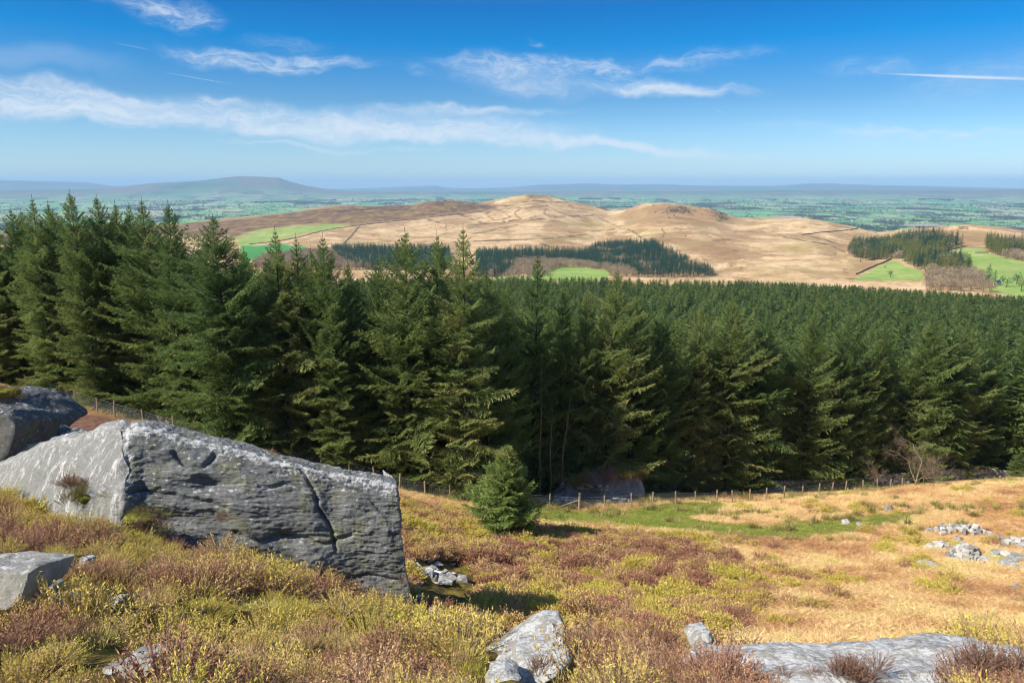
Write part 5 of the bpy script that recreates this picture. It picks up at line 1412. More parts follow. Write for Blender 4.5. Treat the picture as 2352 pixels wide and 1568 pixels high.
outline_rock('stone', [(55,1385),(130,1378),(150,1388),(125,1402),(50,1405)], 10.6, .5, 'flat dark stone shaded by the pale rock at the left edge', 'slab', M_STONE, .3, seed=8)
outline_rock('stone', [(62,1360),(85,1340),(112,1352),(108,1372),(80,1378)], 11.2, .4, 'small mossy stone behind the flat dark one at the left', 'stone', M_STONE, .2, seed=9)
outline_rock('slab', [(190,1382),(225,1376),(270,1383),(262,1395),(205,1398)], 10.6, .35, 'flat pale slab lying alone in the heather, left of centre foreground', 'slab', M_ROCK_PALE, .25, seed=10)
outline_rock('stone', [(262,1540),(275,1520),(320,1508),(355,1512),(360,1535),(345,1560),(290,1565)], 6.4, .35, 'squarish stone with a dark right side at the bottom left', 'stone', M_STONE, .1, seed=11)
outline_rock('stone', [(225,1545),(240,1530),(262,1532),(262,1550),(230,1558)], 6.5, .2, 'small grey stone left of the squarish one at the bottom', 'stone', M_STONE, .1, seed=12)
outline_rock('stone', [(172,1300),(185,1280),(200,1284),(196,1318),(178,1326)], 12.6, .3, 'pale upright stone peeping out of the heather below the great boulder', 'stone', M_ROCK_PALE, .1, seed=13)
# bottom centre
outline_rock('rock', [(1095,1548),(1140,1510),(1190,1472),(1222,1442),(1254,1428),(1290,1426),(1302,1444),(1288,1478),(1250,1515),(1190,1560),(1120,1572)], 7.4, .45, 'pale wedge shaped rock pointing up to the right at the bottom centre', 'rock', M_ROCK_PALE, .6, seed=14, amp=.02)
outline_rock('rock', [(1185,1500),(1235,1490),(1305,1498),(1312,1520),(1290,1560),(1240,1590),(1180,1580),(1175,1535)], 6.7, .5, 'smooth rounded rock in front of the pale wedge at the bottom centre', 'rock', M_ROCK_PALE, .4, seed=15, amp=.02)
outline_rock('rock', [(1118,1560),(1160,1540),(1195,1560),(1190,1620),(1120,1620)], 6.2, .4, 'pale block cut by the bottom edge, left of the rounded rock', 'rock', M_ROCK_PALE, .2, seed=16)
outline_rock('stone', [(1268,1462),(1282,1455),(1299,1462),(1296,1478),(1275,1482)], 7.3, .16, 'small white stone resting on the pale wedge rock', 'stone', M_WHITEST if 'M_WHITEST' in globals() else M_ROCK_PALE, .1, seed=17)
outline_rock('stone', [(1305,1450),(1325,1440),(1345,1452),(1340,1466),(1310,1468)], 8.3, .3, 'small stone just right of the tip of the pale wedge rock', 'stone', M_ROCK_PALE, .1, seed=18)
outline_rock('stone', [(1378,1475),(1395,1460),(1410,1470),(1412,1495),(1385,1498)], 8.0, .3, 'grey stone standing in heather between the wedge rock and the long ledge', 'stone', M_STONE, .1, seed=19)
outline_rock('stone', [(1430,1500),(1450,1493),(1470,1502),(1455,1512),(1432,1512)], 7.6, .25, 'flat white stone low in the heather left of the long ledge', 'stone', M_ROCK_PALE, .1, seed=20)
outline_rock('stone', [(1585,1478),(1600,1455),(1632,1448),(1642,1470),(1630,1486),(1595,1492)], 8.6, .4, 'pale block at the left end of the long ledge', 'stone', M_ROCK_PALE, .15, seed=21)
# the ledge along the bottom right
LC = [
 [(1560,1640,5.9),(1572,1560,6.5),(1578,1515,7.2),(1590,1497,7.7)],
 [(1640,1640,5.9),(1640,1550,6.5),(1625,1500,7.3),(1615,1479,8.0)],
 [(1740,1640,5.9),(1735,1555,6.4),(1720,1505,7.2),(1710,1484,7.8)],
 [(1850,1650,5.8),(1845,1560,6.3),(1835,1512,7.1),(1828,1491,7.7)],
 [(1960,1650,5.8),(1955,1560,6.3),(1950,1505,7.2),(1945,1482,7.9)],
 [(2010,1650,5.8),(2010,1560,6.3),(2005,1512,7.1),(1998,1490,7.7)],
 [(2065,1650,5.8),(2060,1560,6.3),(2060,1500,7.3),(2050,1472,8.2)],
 [(2160,1650,5.8),(2150,1560,6.3),(2140,1495,7.4),(2120,1463,8.4)],
 [(2270,1650,5.8),(2265,1560,6.3),(2250,1500,7.3),(2225,1466,8.3)],
 [(2400,1650,5.8),(2390,1570,6.2),(2370,1520,6.9),(2330,1484,7.7)],
]
net = []
for c in LC:
    row = [at(*q) for q in c]; row = [row[0] + [0, -.1, -1.2]] + row + [row[-1] + [0, .12, -.12], row[-1] + [0, .45, -.8], row[-1] + [0, .3, -2.6]]
    net.append(row)
net = [[p + [-.35, 0, -.9] for p in net[0]]] + net + [[p + [.5, 0, -.9] for p in net[-1]]]
net = np.array(net); nu, nv = 560, 260; G = interp_grid(net, nu, nv, 11); Vn = vnormals(G, nu, nv); Pg = G.reshape(-1, 3); nn_ = Vn.reshape(-1, 3)
if ((Pg - Pg.mean(0)) * nn_).sum(1).mean() < 0: nn_ = -nn_
ter = (Pg[:, 2] + .5 * Pg[:, 1] * .3 + .06 * fbm(Pg * 1.5, 3)) * 6; tf = ter - np.floor(ter)
d_ = fbm(Pg * 1.1 + 40, 4) * .09 + ridged(Pg * [1.3, 1.3, 5] + 4, 4) * .035 + (smooth(0, .2, tf) - tf) * .04 + fbm(Pg * 14, 3) * .008
Pn = Pg + nn_ * d_[:, None]; org = Pn.mean(0)
o = obj_np('rock_ledge', Pn - org, gridF(nu, nv), [M_ROCK_PALE], loc=org, smooth_=True); tag(o, 'long pale flat rock ledge lying along the bottom right of the view', 'rock ledge')

# loose stones on the open ground (photo x, y of the foot, distance, width, height)
STN = [(1022,1342,25.5,.62,.42,'blocky grey stone in the pair right of the great boulder, left one'),(1062,1333,26.2,.58,.30,'longer grey stone in the pair right of the great boulder, right one'),(957,1356,22.5,.36,.26,'squarish stone touching the right end of the great boulder'),
 (970,1382,21.5,.46,.30,'pale stone low beside the right end of the great boulder'),(955,1395,20.8,.35,.22,'small stone under the squarish one at the end of the great boulder'),(972,1408,20.4,.26,.14,'flat stone at the rim of the shadow beside the great boulder'),(1000,1421,20.2,.46,.30,'blue grey stone inside the dark shadow right of the great boulder'),
 (1004,1300,29,.5,.22,'flat rubble stone in the bare patch behind the stone pair'),(985,1292,30,.35,.16,'little grey stone left in the bare patch behind the stone pair'),(1040,1298,30,.30,.15,'little grey stone right in the bare patch behind the stone pair'),
 (992,1225,42,1.3,.34,'long pale stone half sunk in heather left of the young spruce'),(1030,1222,42.5,.8,.30,'short pale stone next to the long half sunk one left of the young spruce'),
 (1942,1203,52,.75,.36,'pale stone on the green path, left of its pair'),(1973,1206,51.5,.6,.42,'dark stone on the green path, right of its pair'),(2040,1172,56,.7,.6,'grey stone on the heathery hump above the green path'),(1650,1250,46,.6,.25,'pale stone at the edge of the heather where the track begins'),
 (2200,1244,48,.7,.5,'dark upright stone below the tumbled wall'),(2182,1252,47,.5,.35,'little stone left of the dark upright one below the tumbled wall'),(2125,1300,39,1.2,.32,'flat white stone left below the rubble heap'),(2155,1303,38.5,.7,.30,'small pale stone between the flat white one and the rubble heap'),
 (2295,1272,43,.9,.4,'grey stone right above the rubble heap'),(2265,1290,41,.8,.3,'low stone touching the right side of the rubble heap'),(2310,1300,40,1.0,.45,'dark block at the lower right of the rubble heap'),(2330,1292,41,.9,.4,'pale block at the right edge beside the rubble heap'),(2345,1310,39,.6,.3,'pale stone at the right edge below its larger neighbours'),
 (2240,1330,37,.35,.2,'white pebble like stone below the rubble heap'),(2075,1345,35,.3,.16,'single small pale stone in the open bracken, right half'),(1780,1235,49,.3,.14,'tiny pale stone on the worn track'),(2335,1352,35,.5,.22,'low pale stone at the right edge, lowest of its kind')]
for k, (a, b, Yd, w_, h_, lab) in enumerate(STN):
    p = at(a, b, snapY(a, b, 15, 75)); rng = np.random.default_rng(900 + k); m_ = 14
    q = rng.normal(size=(m_, 3)); q /= np.abs(q).max(1)[:, None]; q *= [w_ / 2, w_ * .42, h_ / 2]
    zg = gz1(p[0], p[1]) + h_ * .30
    o = rock_mesh('stone', q + [p[0], p[1], zg], M_STONE if k % 3 else M_ROCK_PALE, sub=3, amp=.03, seed=k, bevel=.015, loc=(p[0], p[1], zg)); o.rotation_euler = (rng.uniform(-.15, .15), rng.uniform(-.15, .15), rng.uniform(0, 3)); tag(o, lab, 'stone')

# dry stone walling made of individual courses in one mesh
def stones_soup(centres, sizes, rots, seed):
    rng = np.random.default_rng(seed); n = len(centres)
    cube = np.array([(x, y, z) for z in (-1, 1) for y in (-1, 1) for x in (-1, 1)], float) * .5
    V = cube[None] * (1 + rng.uniform(-.22, .22, (n, 8, 1))) * sizes[:, None] + rng.normal(size=(n, 8, 3)) * .05 * sizes[:, None]
    c, s_ = np.cos(rots)[:, None], np.sin(rots)[:, None]
    V = np.stack([V[..., 0] * c - V[..., 1] * s_, V[..., 0] * s_ + V[..., 1] * c, V[..., 2]], -1) + centres[:, None]
    f = np.array([(0, 2, 3, 1), (4, 5, 7, 6), (0, 1, 5, 4), (2, 6, 7, 3), (0, 4, 6, 2), (1, 3, 7, 5)])
    F = (np.arange(n)[:, None, None] * 8 + f[None]).reshape(-1, 4)
    return V.reshape(-1, 3), F, np.repeat(rng.random(n), 6)
def _wstone(s):
    v = s.attr('var'); n = s.noise(s.obj(), 7, 5, .7); l_ = s.noise(s.obj(), 2.1, 4, .6)
    c = s.ramp(s.m('ADD', s.m('MULTIPLY', v, .55), s.m('MULTIPLY', n, .45)), [(.25, (.11, .105, .09)), (.5, (.25, .24, .20)), (.8, (.50, .48, .43))])
    c = s.mix(s.m('MULTIPLY', s.step(l_, .52, .64), .6), c, (.14, .17, .04)); s.out(s.bsdf(c, .92, s.bump(n, .03)))
M_WSTONE = mat('walling_stone', _wstone)
def near_wall(path, H, lab, seed, gap=.0, name='dry_stone_wall', Wd=.55):
    rng = np.random.default_rng(seed); P = np.array(path, float)
    L = np.concatenate([[0], np.cumsum(np.linalg.norm(np.diff(P, axis=0), axis=1))]); C, S, Rr = [], [], []
    courses = max(2, int(H / .17))
    for c in range(courses + 1):
        q = rng.uniform(0, .3)
        while q < L[-1]:
            w_ = rng.uniform(.22, .55) if c < courses else rng.uniform(.14, .26)
            x = np.interp(q + w_ / 2, L, P[:, 0]); y = np.interp(q + w_ / 2, L, P[:, 1])
            x2 = np.interp(q + w_ / 2 + .1, L, P[:, 0]); y2 = np.interp(q + w_ / 2 + .1, L, P[:, 1])
            if rng.random() > gap * (c / courses): C.append((x, y, c * .17 + .05)); S.append((w_, Wd * (1 - .35 * c / courses) * rng.uniform(.85, 1.1), .17 if c < courses else rng.uniform(.22, .34))); Rr.append(math.atan2(y2 - y, x2 - x) + rng.normal() * .05)
            q += w_
    C = np.array(C); C[:, 2] += ground_z(C[:, 0], C[:, 1]); V, F, A = stones_soup(C, np.array(S), np.array(Rr), seed)
    org = C[0]; o = obj_np(name, V - org, F, [M_WSTONE], loc=org, fattr={'var': A}); tag(o, lab, 'stone wall'); return o
def pathpx(l): return [at(a, b, Y_)[:2] for a, b, Y_ in l]
near_wall(pathpx([(1480,1110,75),(1600,1108,77),(1750,1104,79),(1900,1100,81.5),(2050,1096,84.5),(2200,1090,87),(2352,1086,89.5),(2500,1084,92)]), 1.25, 'mossy dry stone wall along the forest foot, behind the fence and out to the right edge', 51)
near_wall(pathpx([(60,880,68.5),(300,955,64.5),(500,1005,63),(700,1055,62),(900,1110,61.6),(1060,1140,62.5),(1200,1150,64.5)]), 1.0, 'dark half hidden dry stone wall under the boughs behind the left fence', 52, .35)
def tumbled(path, lab, seed, n=330):
    rng = np.random.default_rng(seed); P = np.array(path); L = np.concatenate([[0], np.cumsum(np.linalg.norm(np.diff(P, axis=0), axis=1))]); q = rng.uniform(0, L[-1], n); q += 1.2 * np.sin(q * 1.3)
    C = np.stack([np.interp(q, L, P[:, 0]), np.interp(q, L, P[:, 1])], -1) + rng.normal(size=(n, 2)) * [.35, .45]; z_ = ground_z(C[:, 0], C[:, 1]) + rng.uniform(-.05, .28, n) * np.clip(.6 + .8 * np.sin(q * .9), .1, 1)
    V, F, A = stones_soup(np.column_stack([C, z_]), rng.uniform(.14, .40, (n, 1)) * rng.uniform(.5, 1.25, (n, 3)), rng.uniform(0, 3, n), seed); org = np.array([*C[0], z_[0]])
    o = obj_np('tumbled_wall', V - org, F, [M_WSTONE], loc=org, fattr={'var': A}); tag(o, lab, 'stone wall')
tumbled(pathpx([(2140,1225,50),(2190,1214,50.5),(2240,1218,50),(2290,1232,48.5),(2352,1262,45.5),(2420,1290,43)]), 'tumbled low stone wall running out of the right edge of the moor', 53)
def heap(px_, py_, Yd, rx, ry, n, h_, lab, seed):
    p = at(px_, py_, Yd); rng = np.random.default_rng(seed); a = rng.uniform(0, 6.28, n); r_ = rng.random(n) ** .6
    C = np.stack([p[0] + rx * r_ * np.cos(a), p[1] + ry * r_ * np.sin(a)], -1); z_ = ground_z(C[:, 0], C[:, 1]) + h_ * (1 - r_ ** 1.5) * rng.uniform(.6, 1, n)
    V, F, A = stones_soup(np.column_stack([C, z_]), rng.uniform(.16, .42, (n, 1)) * rng.uniform(.5, 1.2, (n, 3)), rng.uniform(0, 3, n), seed)
    org = np.array([p[0], p[1], gz1(p[0], p[1])]); o = obj_np('rubble_heap', V - org, F, [M_WSTONE_P], loc=org, fattr={'var': A}); tag(o, lab, 'stone heap')
def _wsp(s):
    v = s.attr('var'); n = s.noise(s.obj(), 7, 5, .7)
    s.out(s.bsdf(s.ramp(s.m('ADD', s.m('MULTIPLY', v, .6), s.m('MULTIPLY', n, .4)), [(.25, (.22, .21, .18)), (.5, (.42, .40, .35)), (.8, (.62, .60, .55))]), .92, s.bump(n, .03)))
M_WSTONE_P = mat('pale_walling_stone', _wsp)
bpy.data.objects['tumbled_wall'].data.materials[0] = M_WSTONE_P
heap(2213,1284,41.5, .95, .9, 170, .95, 'pale rubble heap on the bracken slope at the right', 61)
heap(2160,1262,45, .9, .8, 60, .25, 'thin scatter of rubble between the tumbled wall and the rubble heap', 62)
heap(2318,1288,42, 1.0, .8, 60, .3, 'low scatter of blocks by the right edge', 63)
heap(985,1312,28.5, 1.1, 1.2, 70, .08, 'gravelly rubble in the bare patch right of the great boulder', 64)
heap(1000,1218,43, 1.7, .5, 60, .12, 'line of broken pale stone in the heather left of the young spruce', 65)

# mossy bank of rock behind the fence
outline_rock('rock_bank', [(1262,1150),(1275,1108),(1300,1098),(1350,1102),(1400,1092),(1450,1092),(1470,1110),(1480,1140),(1440,1158),(1340,1165),(1280,1162)], 66.5, 4.5, 'rock outcrop topped with heather and moss between the fence and the dark forest', 'outcrop', M_STONE, 1.6, seed=71, sub=6, amp=.09, layer=(.2, 0, 1))
near_wall([at(a, b, Y_)[:2] for a, b, Y_ in [(1285,1105,67.2),(1320,1108,66.9),(1360,1112,66.6),(1395,1118,66.3)]], .5, 'short row of coping stones laid on the rock outcrop', 72, .3)
wl = bpy.data.objects[[o.name for o in COL.objects if o.get('label') == 'short row of coping stones laid on the rock outcrop'][0]]
wl.location.z = at(1285, 1108, 67.2)[2] - .35

# ------------------------------------------------------------------ fence
def fence():
    posts = [(60,893,67.2),(100,905,66.2),(140,916,65.2),(175,928,64),(224,948,62),(264,958,61),(330,978,60.6),(400,995,60.2),(470,1010,60),(540,1025,60),(607,1040,60),(672,1056,59.7),(738,1072,59.3),(803,1089,59),(860,1105,58.6),(918,1122,58.2),(977,1141,58),(1035,1149,58.4),(1095,1156,58.8),(1150,1161,59),(1205,1165,59.4),(1262,1169,59.8),
             (1330,1173,60),(1388,1170,60.4),(1450,1164,61),(1498,1161,61.8),(1552,1159,63),(1597,1158,64),(1645,1158,65),(1682,1155,66),(1721,1152,67),(1760,1149,68),(1801,1145,69.4),(1842,1142,71),(1880,1139,72.5),(1910,1137,73.8),(1941,1134,75),(1981,1131,76),(2015,1128,77),(2044,1126,78),(2070,1124,79)]
    W_ = np.array([at(*p)[:2] for p in posts]); z_ = ground_z(W_[:, 0], W_[:, 1]); org = np.array([W_[22, 0], W_[22, 1], z_[22]])
    o = empty('fence', org); tag(o, 'long wire netting fence on pale wooden posts between the moor and the forest', 'fence')
    tops = []; rng = np.random.default_rng(8)
    for k, ((x, y), zz_) in enumerate(zip(W_, z_)):
        big = k == 22; h_ = 1.6 if big else rng.uniform(1.32, 1.5); r_ = .11 if big else .068
        V, F = tube([(0, 0, -.3), (0, 0, h_ * .5), (rng.normal() * .02, rng.normal() * .02, h_)], r_, 7); nV = len(V); V = np.vstack([V, [[0, 0, h_ + .015]]])
        caps = np.array([(nV - 7 + i, nV - 7 + (i + 1) % 7, nV, nV) for i in range(7)])
        me = bpy.data.meshes.new('post'); me.from_pydata([tuple(v) for v in V], [], [tuple(f) for f in F] + [tuple(c[:3]) for c in caps]); me.materials.append(M_POST)
        c = bpy.data.objects.new('post', me); link(c, o); c.location = np.array([x, y, zz_]) - org; c.rotation_euler = (rng.normal() * .03, rng.normal() * .03, rng.uniform(0, 6)); tops.append(h_)
    for sgn, k in ((-1, 21), (1, 23)):        # struts of the straining post
        a = np.array([W_[22, 0], W_[22, 1], z_[22] + 1.0]) - org; b = np.array([*(W_[22] + (W_[k] - W_[22]) * .85), 0]); b[2] = gz1(b[0], b[1]) + .05; b = b - org
        V, F = tube([a, b], .045, 6); me = mesh_np('strut', V, F, [M_POST]); link(bpy.data.objects.new('strut', me), o)
    s_ = Soup(); P = np.column_stack([W_, z_]) - org
    def run(h0, h1, rad):
        pts = []
        for k in range(len(P) - 1):
            for t_ in np.linspace(0, 1, 6)[:-1]: q = P[k] * (1 - t_) + P[k + 1] * t_; pts.append(q + [0, 0, h0 - .03 * math.sin(t_ * math.pi)])
        s_.add(*tube(pts, rad, 3))
    for h0 in (.12, .27, .43, .60, .78, .97, 1.2): run(h0, 0, .008 if h0 < 1 else .010)
    q = np.vstack([P[k] * (1 - t_) + P[k + 1] * t_ for k in range(len(P) - 1) for t_ in np.linspace(0, 1, 13)[:-1]])
    for p in q: s_.add(*tube([p + [0, 0, .08], p + [0, 0, .97]], .006, 3))
    V, F, A, M = s_.get(); link(bpy.data.objects.new('wire_netting', mesh_np('wire_netting', V, F, [M_WIRE])), o)
fence()

# ------------------------------------------------------------------ heather, grasses, bracken
def heather_tpl(seed, R0=.30, Hh=.34, n=46, twigs=13, leaf=.034, wid=.011, wild=.0, dome=.85):
    rng = np.random.default_rng(seed); P, D, L, Wd, N, A, M = [], [], [], [], [], [], []
    for k in range(n):
        a = rng.uniform(0, 6.28); rr = R0 * math.sqrt(rng.random()); tilt = rr / R0 * dome + rng.normal() * .12 + wild * rng.random()
        base = np.array([rr * .35 * math.cos(a), rr * .35 * math.sin(a), -.05]); d = np.array([math.cos(a) * math.sin(tilt), math.sin(a) * math.sin(tilt), math.cos(tilt)])
        l = Hh * rng.uniform(.75, 1.12) * (1.05 - .25 * rr / R0)
        P.append(base); D.append(d); L.append(l * 1.0); Wd.append(.009); N.append(rng.normal(size=3)); A.append(.3); M.append(1)
        tn = rng.uniform(0, .5)
        for j in range(twigs):
            u = .38 + .62 * (j + rng.random()) / twigs; p = base + d * l * u; b = rng.normal(size=3) * .75 + d * .9 + [0, 0, .25]
            P.append(p); D.append(b); L.append(leaf * rng.uniform(.7, 1.5)); Wd.append(wid * rng.uniform(.8, 1.4)); N.append(rng.normal(size=3)); A.append(tn + .5 * rng.random()); M.append(0)
    V, F = ribbons(np.array(P), np.array(D), np.array(L), np.array(Wd), np.array(N)); return V, F, np.array(A), np.array(M)
def grass_tpl(seed, R0=.22, Hh=.18, n=60, wid=.012, flat=.9, m=0):
    rng = np.random.default_rng(seed); a = rng.uniform(0, 6.28, n); rr = R0 * np.sqrt(rng.random(n)); P = np.stack([rr * np.cos(a), rr * np.sin(a), np.zeros(n) - .01], -1)
    ti = np.clip(rng.normal(flat, .35, n), 0, 1.5); b = rng.uniform(0, 6.28, n) if flat > .7 else a + rng.normal(size=n) * .6
    D = np.stack([np.cos(b) * np.sin(ti), np.sin(b) * np.sin(ti), np.cos(ti) + .03], -1)
    V, F = ribbons(P, D, Hh * rng.uniform(.6, 1.5, n), wid * rng.uniform(.7, 1.4, n), rng.normal(size=(n, 3))); return V, F, rng.random(n), np.full(n, m)
HT = [heather_tpl(700 + k, n=46, twigs=24, leaf=.024, wid=.0072) for k in range(4)] + [heather_tpl(710, .26, .40, 34, 22, .024, .007, .5)]
HFAR = [heather_tpl(720 + k, .42, .40, 40, 12, .065, .028) for k in range(4)]
BIG = np.array

def spots(n, px0, px1, y0, y1, cond):
    """random spots on the ground, evenly spread in world space within a forward range, kept where cond says"""
    Yv = np.sqrt(RNG.uniform(y0 * y0, y1 * y1, n)); a0, a1 = (px0 - CX) / FPX * 1.08, (px1 - CX) / FPX * 1.08
    x = Yv * RNG.uniform(a0, a1, n); z = base_z(x, Yv); px, py, he, la, so_, we, st, fo = zones(x, Yv, z)
    k = cond(x, Yv, px, py, he, la, so_, we, st, fo)
    x, y = x[k], Yv[k]; return np.stack([x, y, ground_z(x, y)], -1)
def inside_boulder(x, y):
    bx_ = np.interp(x, [net_b[0][0], *[q[0] for q in net_b], net_b[-1][0]], [net_b[0][1], *[q[1] for q in net_b], net_b[-1][1]])
    return (x > net_b[0][0]) & (x < net_b[-1][0] + .1) & (y > bx_ + .25) & (y < bx_ + 4.6)
net_b = [at(*c[0])[:2] for c in BC]
LEDGE = [at(*c[0])[:2] for c in LC]; ledge_x0 = at(1590, 1497, 7.7)[0]
def on_ledge(x, y):
    px_, py_ = project(np.stack([x, y, base_z(x, y)], -1))
    return ((y > 6.25) & (y < 8.7) & (x > ledge_x0 - .05) & (x < 6.2)) | ((px_ > 1830) & (px_ < 2170) & (y > 4.6) & (y < 7)) | ((px_ > 1100) & (px_ < 1270) & (y > 5.0) & (y < 7))
def rocks_mid(x, y): return (np.abs(x - at(1215, 1500, 7.2)[0]) < .32) & (y > 6.3) & (y < 8.0)
def in_exc(P_):
    px_, py_ = project(P_); k = np.zeros(len(P_), bool)
    for a, b, c, d in EXC[-2:]: k |= (px_ > a) & (px_ < b) & (py_ > c) & (py_ < d)
    return ~k
# kind of growth from place: 0 reddish heather .. .5 olive .. 1 yellow moss green
def growth(P_):
    x, y = P_[:, 0], P_[:, 1]; px, py = project(P_)
    a = n2(x, y, 1.9, 3, 61); b = n2(x, y, 6., 2, 62)
    t_ = .45 + 1.0 * a + .30 * b
    t_ += .10 * np.exp(-(((px - 200) / 260) ** 2 + ((py - 1200) / 60) ** 2)) - .34 * np.exp(-(((px - 640) / 200) ** 2 + ((py - 1290) / 55) ** 2)) - .34 * np.exp(-(((px - 240) / 170) ** 2 + ((py - 1330) / 40) ** 2))
    t_ += .20 * np.exp(-(((px - 560) / 300) ** 2 + ((py - 1440) / 60) ** 2)) - .35 * smooth(1490, 1545, py) * (px > 480) - .14 * smooth(1400, 1550, py) * (px > 1500)
    t_ -= .24 * np.exp(-(((px - 1480) / 260) ** 2 + ((py - 1285) / 45) ** 2)) + .12 * np.exp(-(((px - 1050) / 130) ** 2 + ((py - 1270) / 50) ** 2))
    t_ += .10 * np.exp(-(((px - 1380) / 200) ** 2 + ((py - 1390) / 45) ** 2))
    return np.clip(t_, 0, .86)
EXC = [(-80,110,1300,1475),(180,285,1372,1460),(205,380,1500,1660),(1085,1322,1440,1700),(1375,1418,1470,1520),(1425,1478,1495,1540),(1578,1650,1455,1530),(165,208,1295,1345),(48,158,1375,1425),(1790,2215,1480,2600),(260,300,1190,1260),(1590,1800,1470,1552),(944,1100,1288,1432),(1255,1480,1085,1165)]
def ok_rock(x, y):
    px_, py_ = project(np.stack([x, y, base_z(x, y)], -1)); k = np.zeros(len(x), bool)
    for a, b, c, d in EXC: k |= (px_ > a) & (px_ < b) & (py_ > c) & (py_ < d)
    return ~inside_boulder(x, y) & ~on_ledge(x, y) & ~rocks_mid(x, y) & ~k
H1 = spots(9000, -250, 2600, 3.4, 20, lambda x, y, px, py, he, la, so_, we, st, fo: (he > .4) & ok_rock(x, y) & (RNG.random(len(x)) < .55 * np.clip(.95 + .9 * n2(x, y, 1.1, 2, 63), .2, 1)))
t1_ = growth(H1); r1 = np.hypot(H1[:, 0], H1[:, 1])
sc1 = RNG.uniform(.7, 1.2, len(H1)) * (1.1 - .35 * smooth(.45, .8, t1_)) * (.95 + .75 * n2(H1[:, 0], H1[:, 1], 1.1, 2, 63))
sc1 = np.clip(sc1, .35, 1.6)
sc1 *= np.interp(r1, [4, 6, 9], [.6, .75, 1.])
gr = np.column_stack([RNG.normal(size=(len(H1), 2)) * .14])
sc1 *= .62; t1_ = np.clip(t1_ + .10, 0, .9)
# whole bushes, each with its own colour
gx_, gy_ = np.meshgrid(np.arange(-24, 24, .60), np.arange(3.3, 24, .60)); gx_ = gx_.ravel() + RNG.uniform(-.24, .24, gx_.size); gy_ = gy_.ravel() + RNG.uniform(-.24, .24, gy_.size)
k_ = (np.abs(gx_) < gy_ * .86 + 1.5) & ok_rock(gx_, gy_) & (RNG.random(len(gx_)) < .80); gx_, gy_ = gx_[k_], gy_[k_]
gz_ = ground_z(gx_, gy_); he_ = zones(gx_, gy_, base_z(gx_, gy_))[2]; k_ = he_ > .5; HB_ = np.stack([gx_, gy_, gz_], -1)[k_]
tb_ = np.clip(growth(HB_) + RNG.normal(0, .13, len(HB_)), 0, .8); sb_ = RNG.uniform(.70, 1.40, len(HB_)) * np.clip(1 + .8 * n2(HB_[:, 0], HB_[:, 1], 2.3, 2, 81), .6, 1.35); rb_ = np.hypot(HB_[:, 0], HB_[:, 1]); sb_ *= np.interp(rb_, [4, 6, 9], [.55, .7, 1.])
BT_ = [heather_tpl(780 + k, .46, .44, 170, 22, .028, .0095, .1, 1.35) for k in range(4)]
scatter('heather_bushes', BT_, HB_, RNG.uniform(0, 6.28, len(HB_)), np.stack([sb_, sb_, sb_ * RNG.uniform(.8, 1.25, len(HB_))], -1), tb_, [M_HEATHER, M_STEM], tilt=RNG.normal(size=(len(HB_), 2)) * .12, label='domed heather bushes, brown and olive, standing up from the near slope')
scatter('heather', HT, H1, RNG.uniform(0, 6.28, len(H1)), sc1, t1_, [M_HEATHER, M_STEM], tilt=gr, label='brown and olive heather covering the near slope')
H2 = spots(9000, 850, 1900, 19, 52, lambda x, y, px, py, he, la, so_, we, st, fo: ((he > .5) | ((n2(x, y, 3.2, 3, 64) > .42) & (la < .3) & (so_ < .3) & (RNG.random(len(x)) < .5))) & ~inside_boulder(x, y) & (RNG.random(len(x)) < np.clip(.9 + .9 * n2(x, y, 1.6, 2, 63), .12, 1)))
H2b = spots(5200, 1500, 2500, 19, 68, lambda x, y, px, py, he, la, so_, we, st, fo: (he < .5) & (n2(x, y, 4.2, 3, 65) > .40) & (la < .3) & (so_ < .3) & (fo < .1) & (RNG.random(len(x)) < .7))
H2c = spots(2600, -250, 900, 17, 58, lambda x, y, px, py, he, la, so_, we, st, fo: (n2(x, y, 3.2, 3, 66) > .1) & ~inside_boulder(x, y) & (so_ < .3) & (fo < .1))
H2 = np.concatenate([H2, H2b, H2c]); H2 = H2[in_exc(H2)]; t2_ = growth(H2); nb_ = len(H2b)
t2_ = np.clip(t2_ + .10 * (zones(H2[:, 0], H2[:, 1], base_z(H2[:, 0], H2[:, 1]))[2] < .5), 0, .85)
FB = [heather_tpl(790 + k, .55, .56, 110, 15, .055, .024, .08, 1.35) for k in range(4)]
k_ = (RNG.random(len(H2)) < .30) & (n2(H2[:, 0], H2[:, 1], 2.6, 2, 82) > -.25); HBf = H2[k_]; tf_ = np.clip(growth(HBf) + RNG.normal(0, .15, len(HBf)), 0, .8); sf_ = RNG.uniform(.7, 1.35, len(HBf))
scatter('heather_bushes_further_off', FB, HBf, RNG.uniform(0, 6.28, len(HBf)), np.stack([sf_, sf_, sf_ * RNG.uniform(.75, 1.2, len(HBf))], -1), tf_, [M_HEATHER, M_STEM], label='rounded heather bushes of the middle slope')
scatter('heather_further_off', HFAR, H2, RNG.uniform(0, 6.28, len(H2)), np.stack([RNG.uniform(.7, 1.2, len(H2))] * 2 + [RNG.uniform(.6, 1.15, len(H2))], -1), t2_, [M_HEATHER, M_STEM], label='heather clumps of the middle slope')
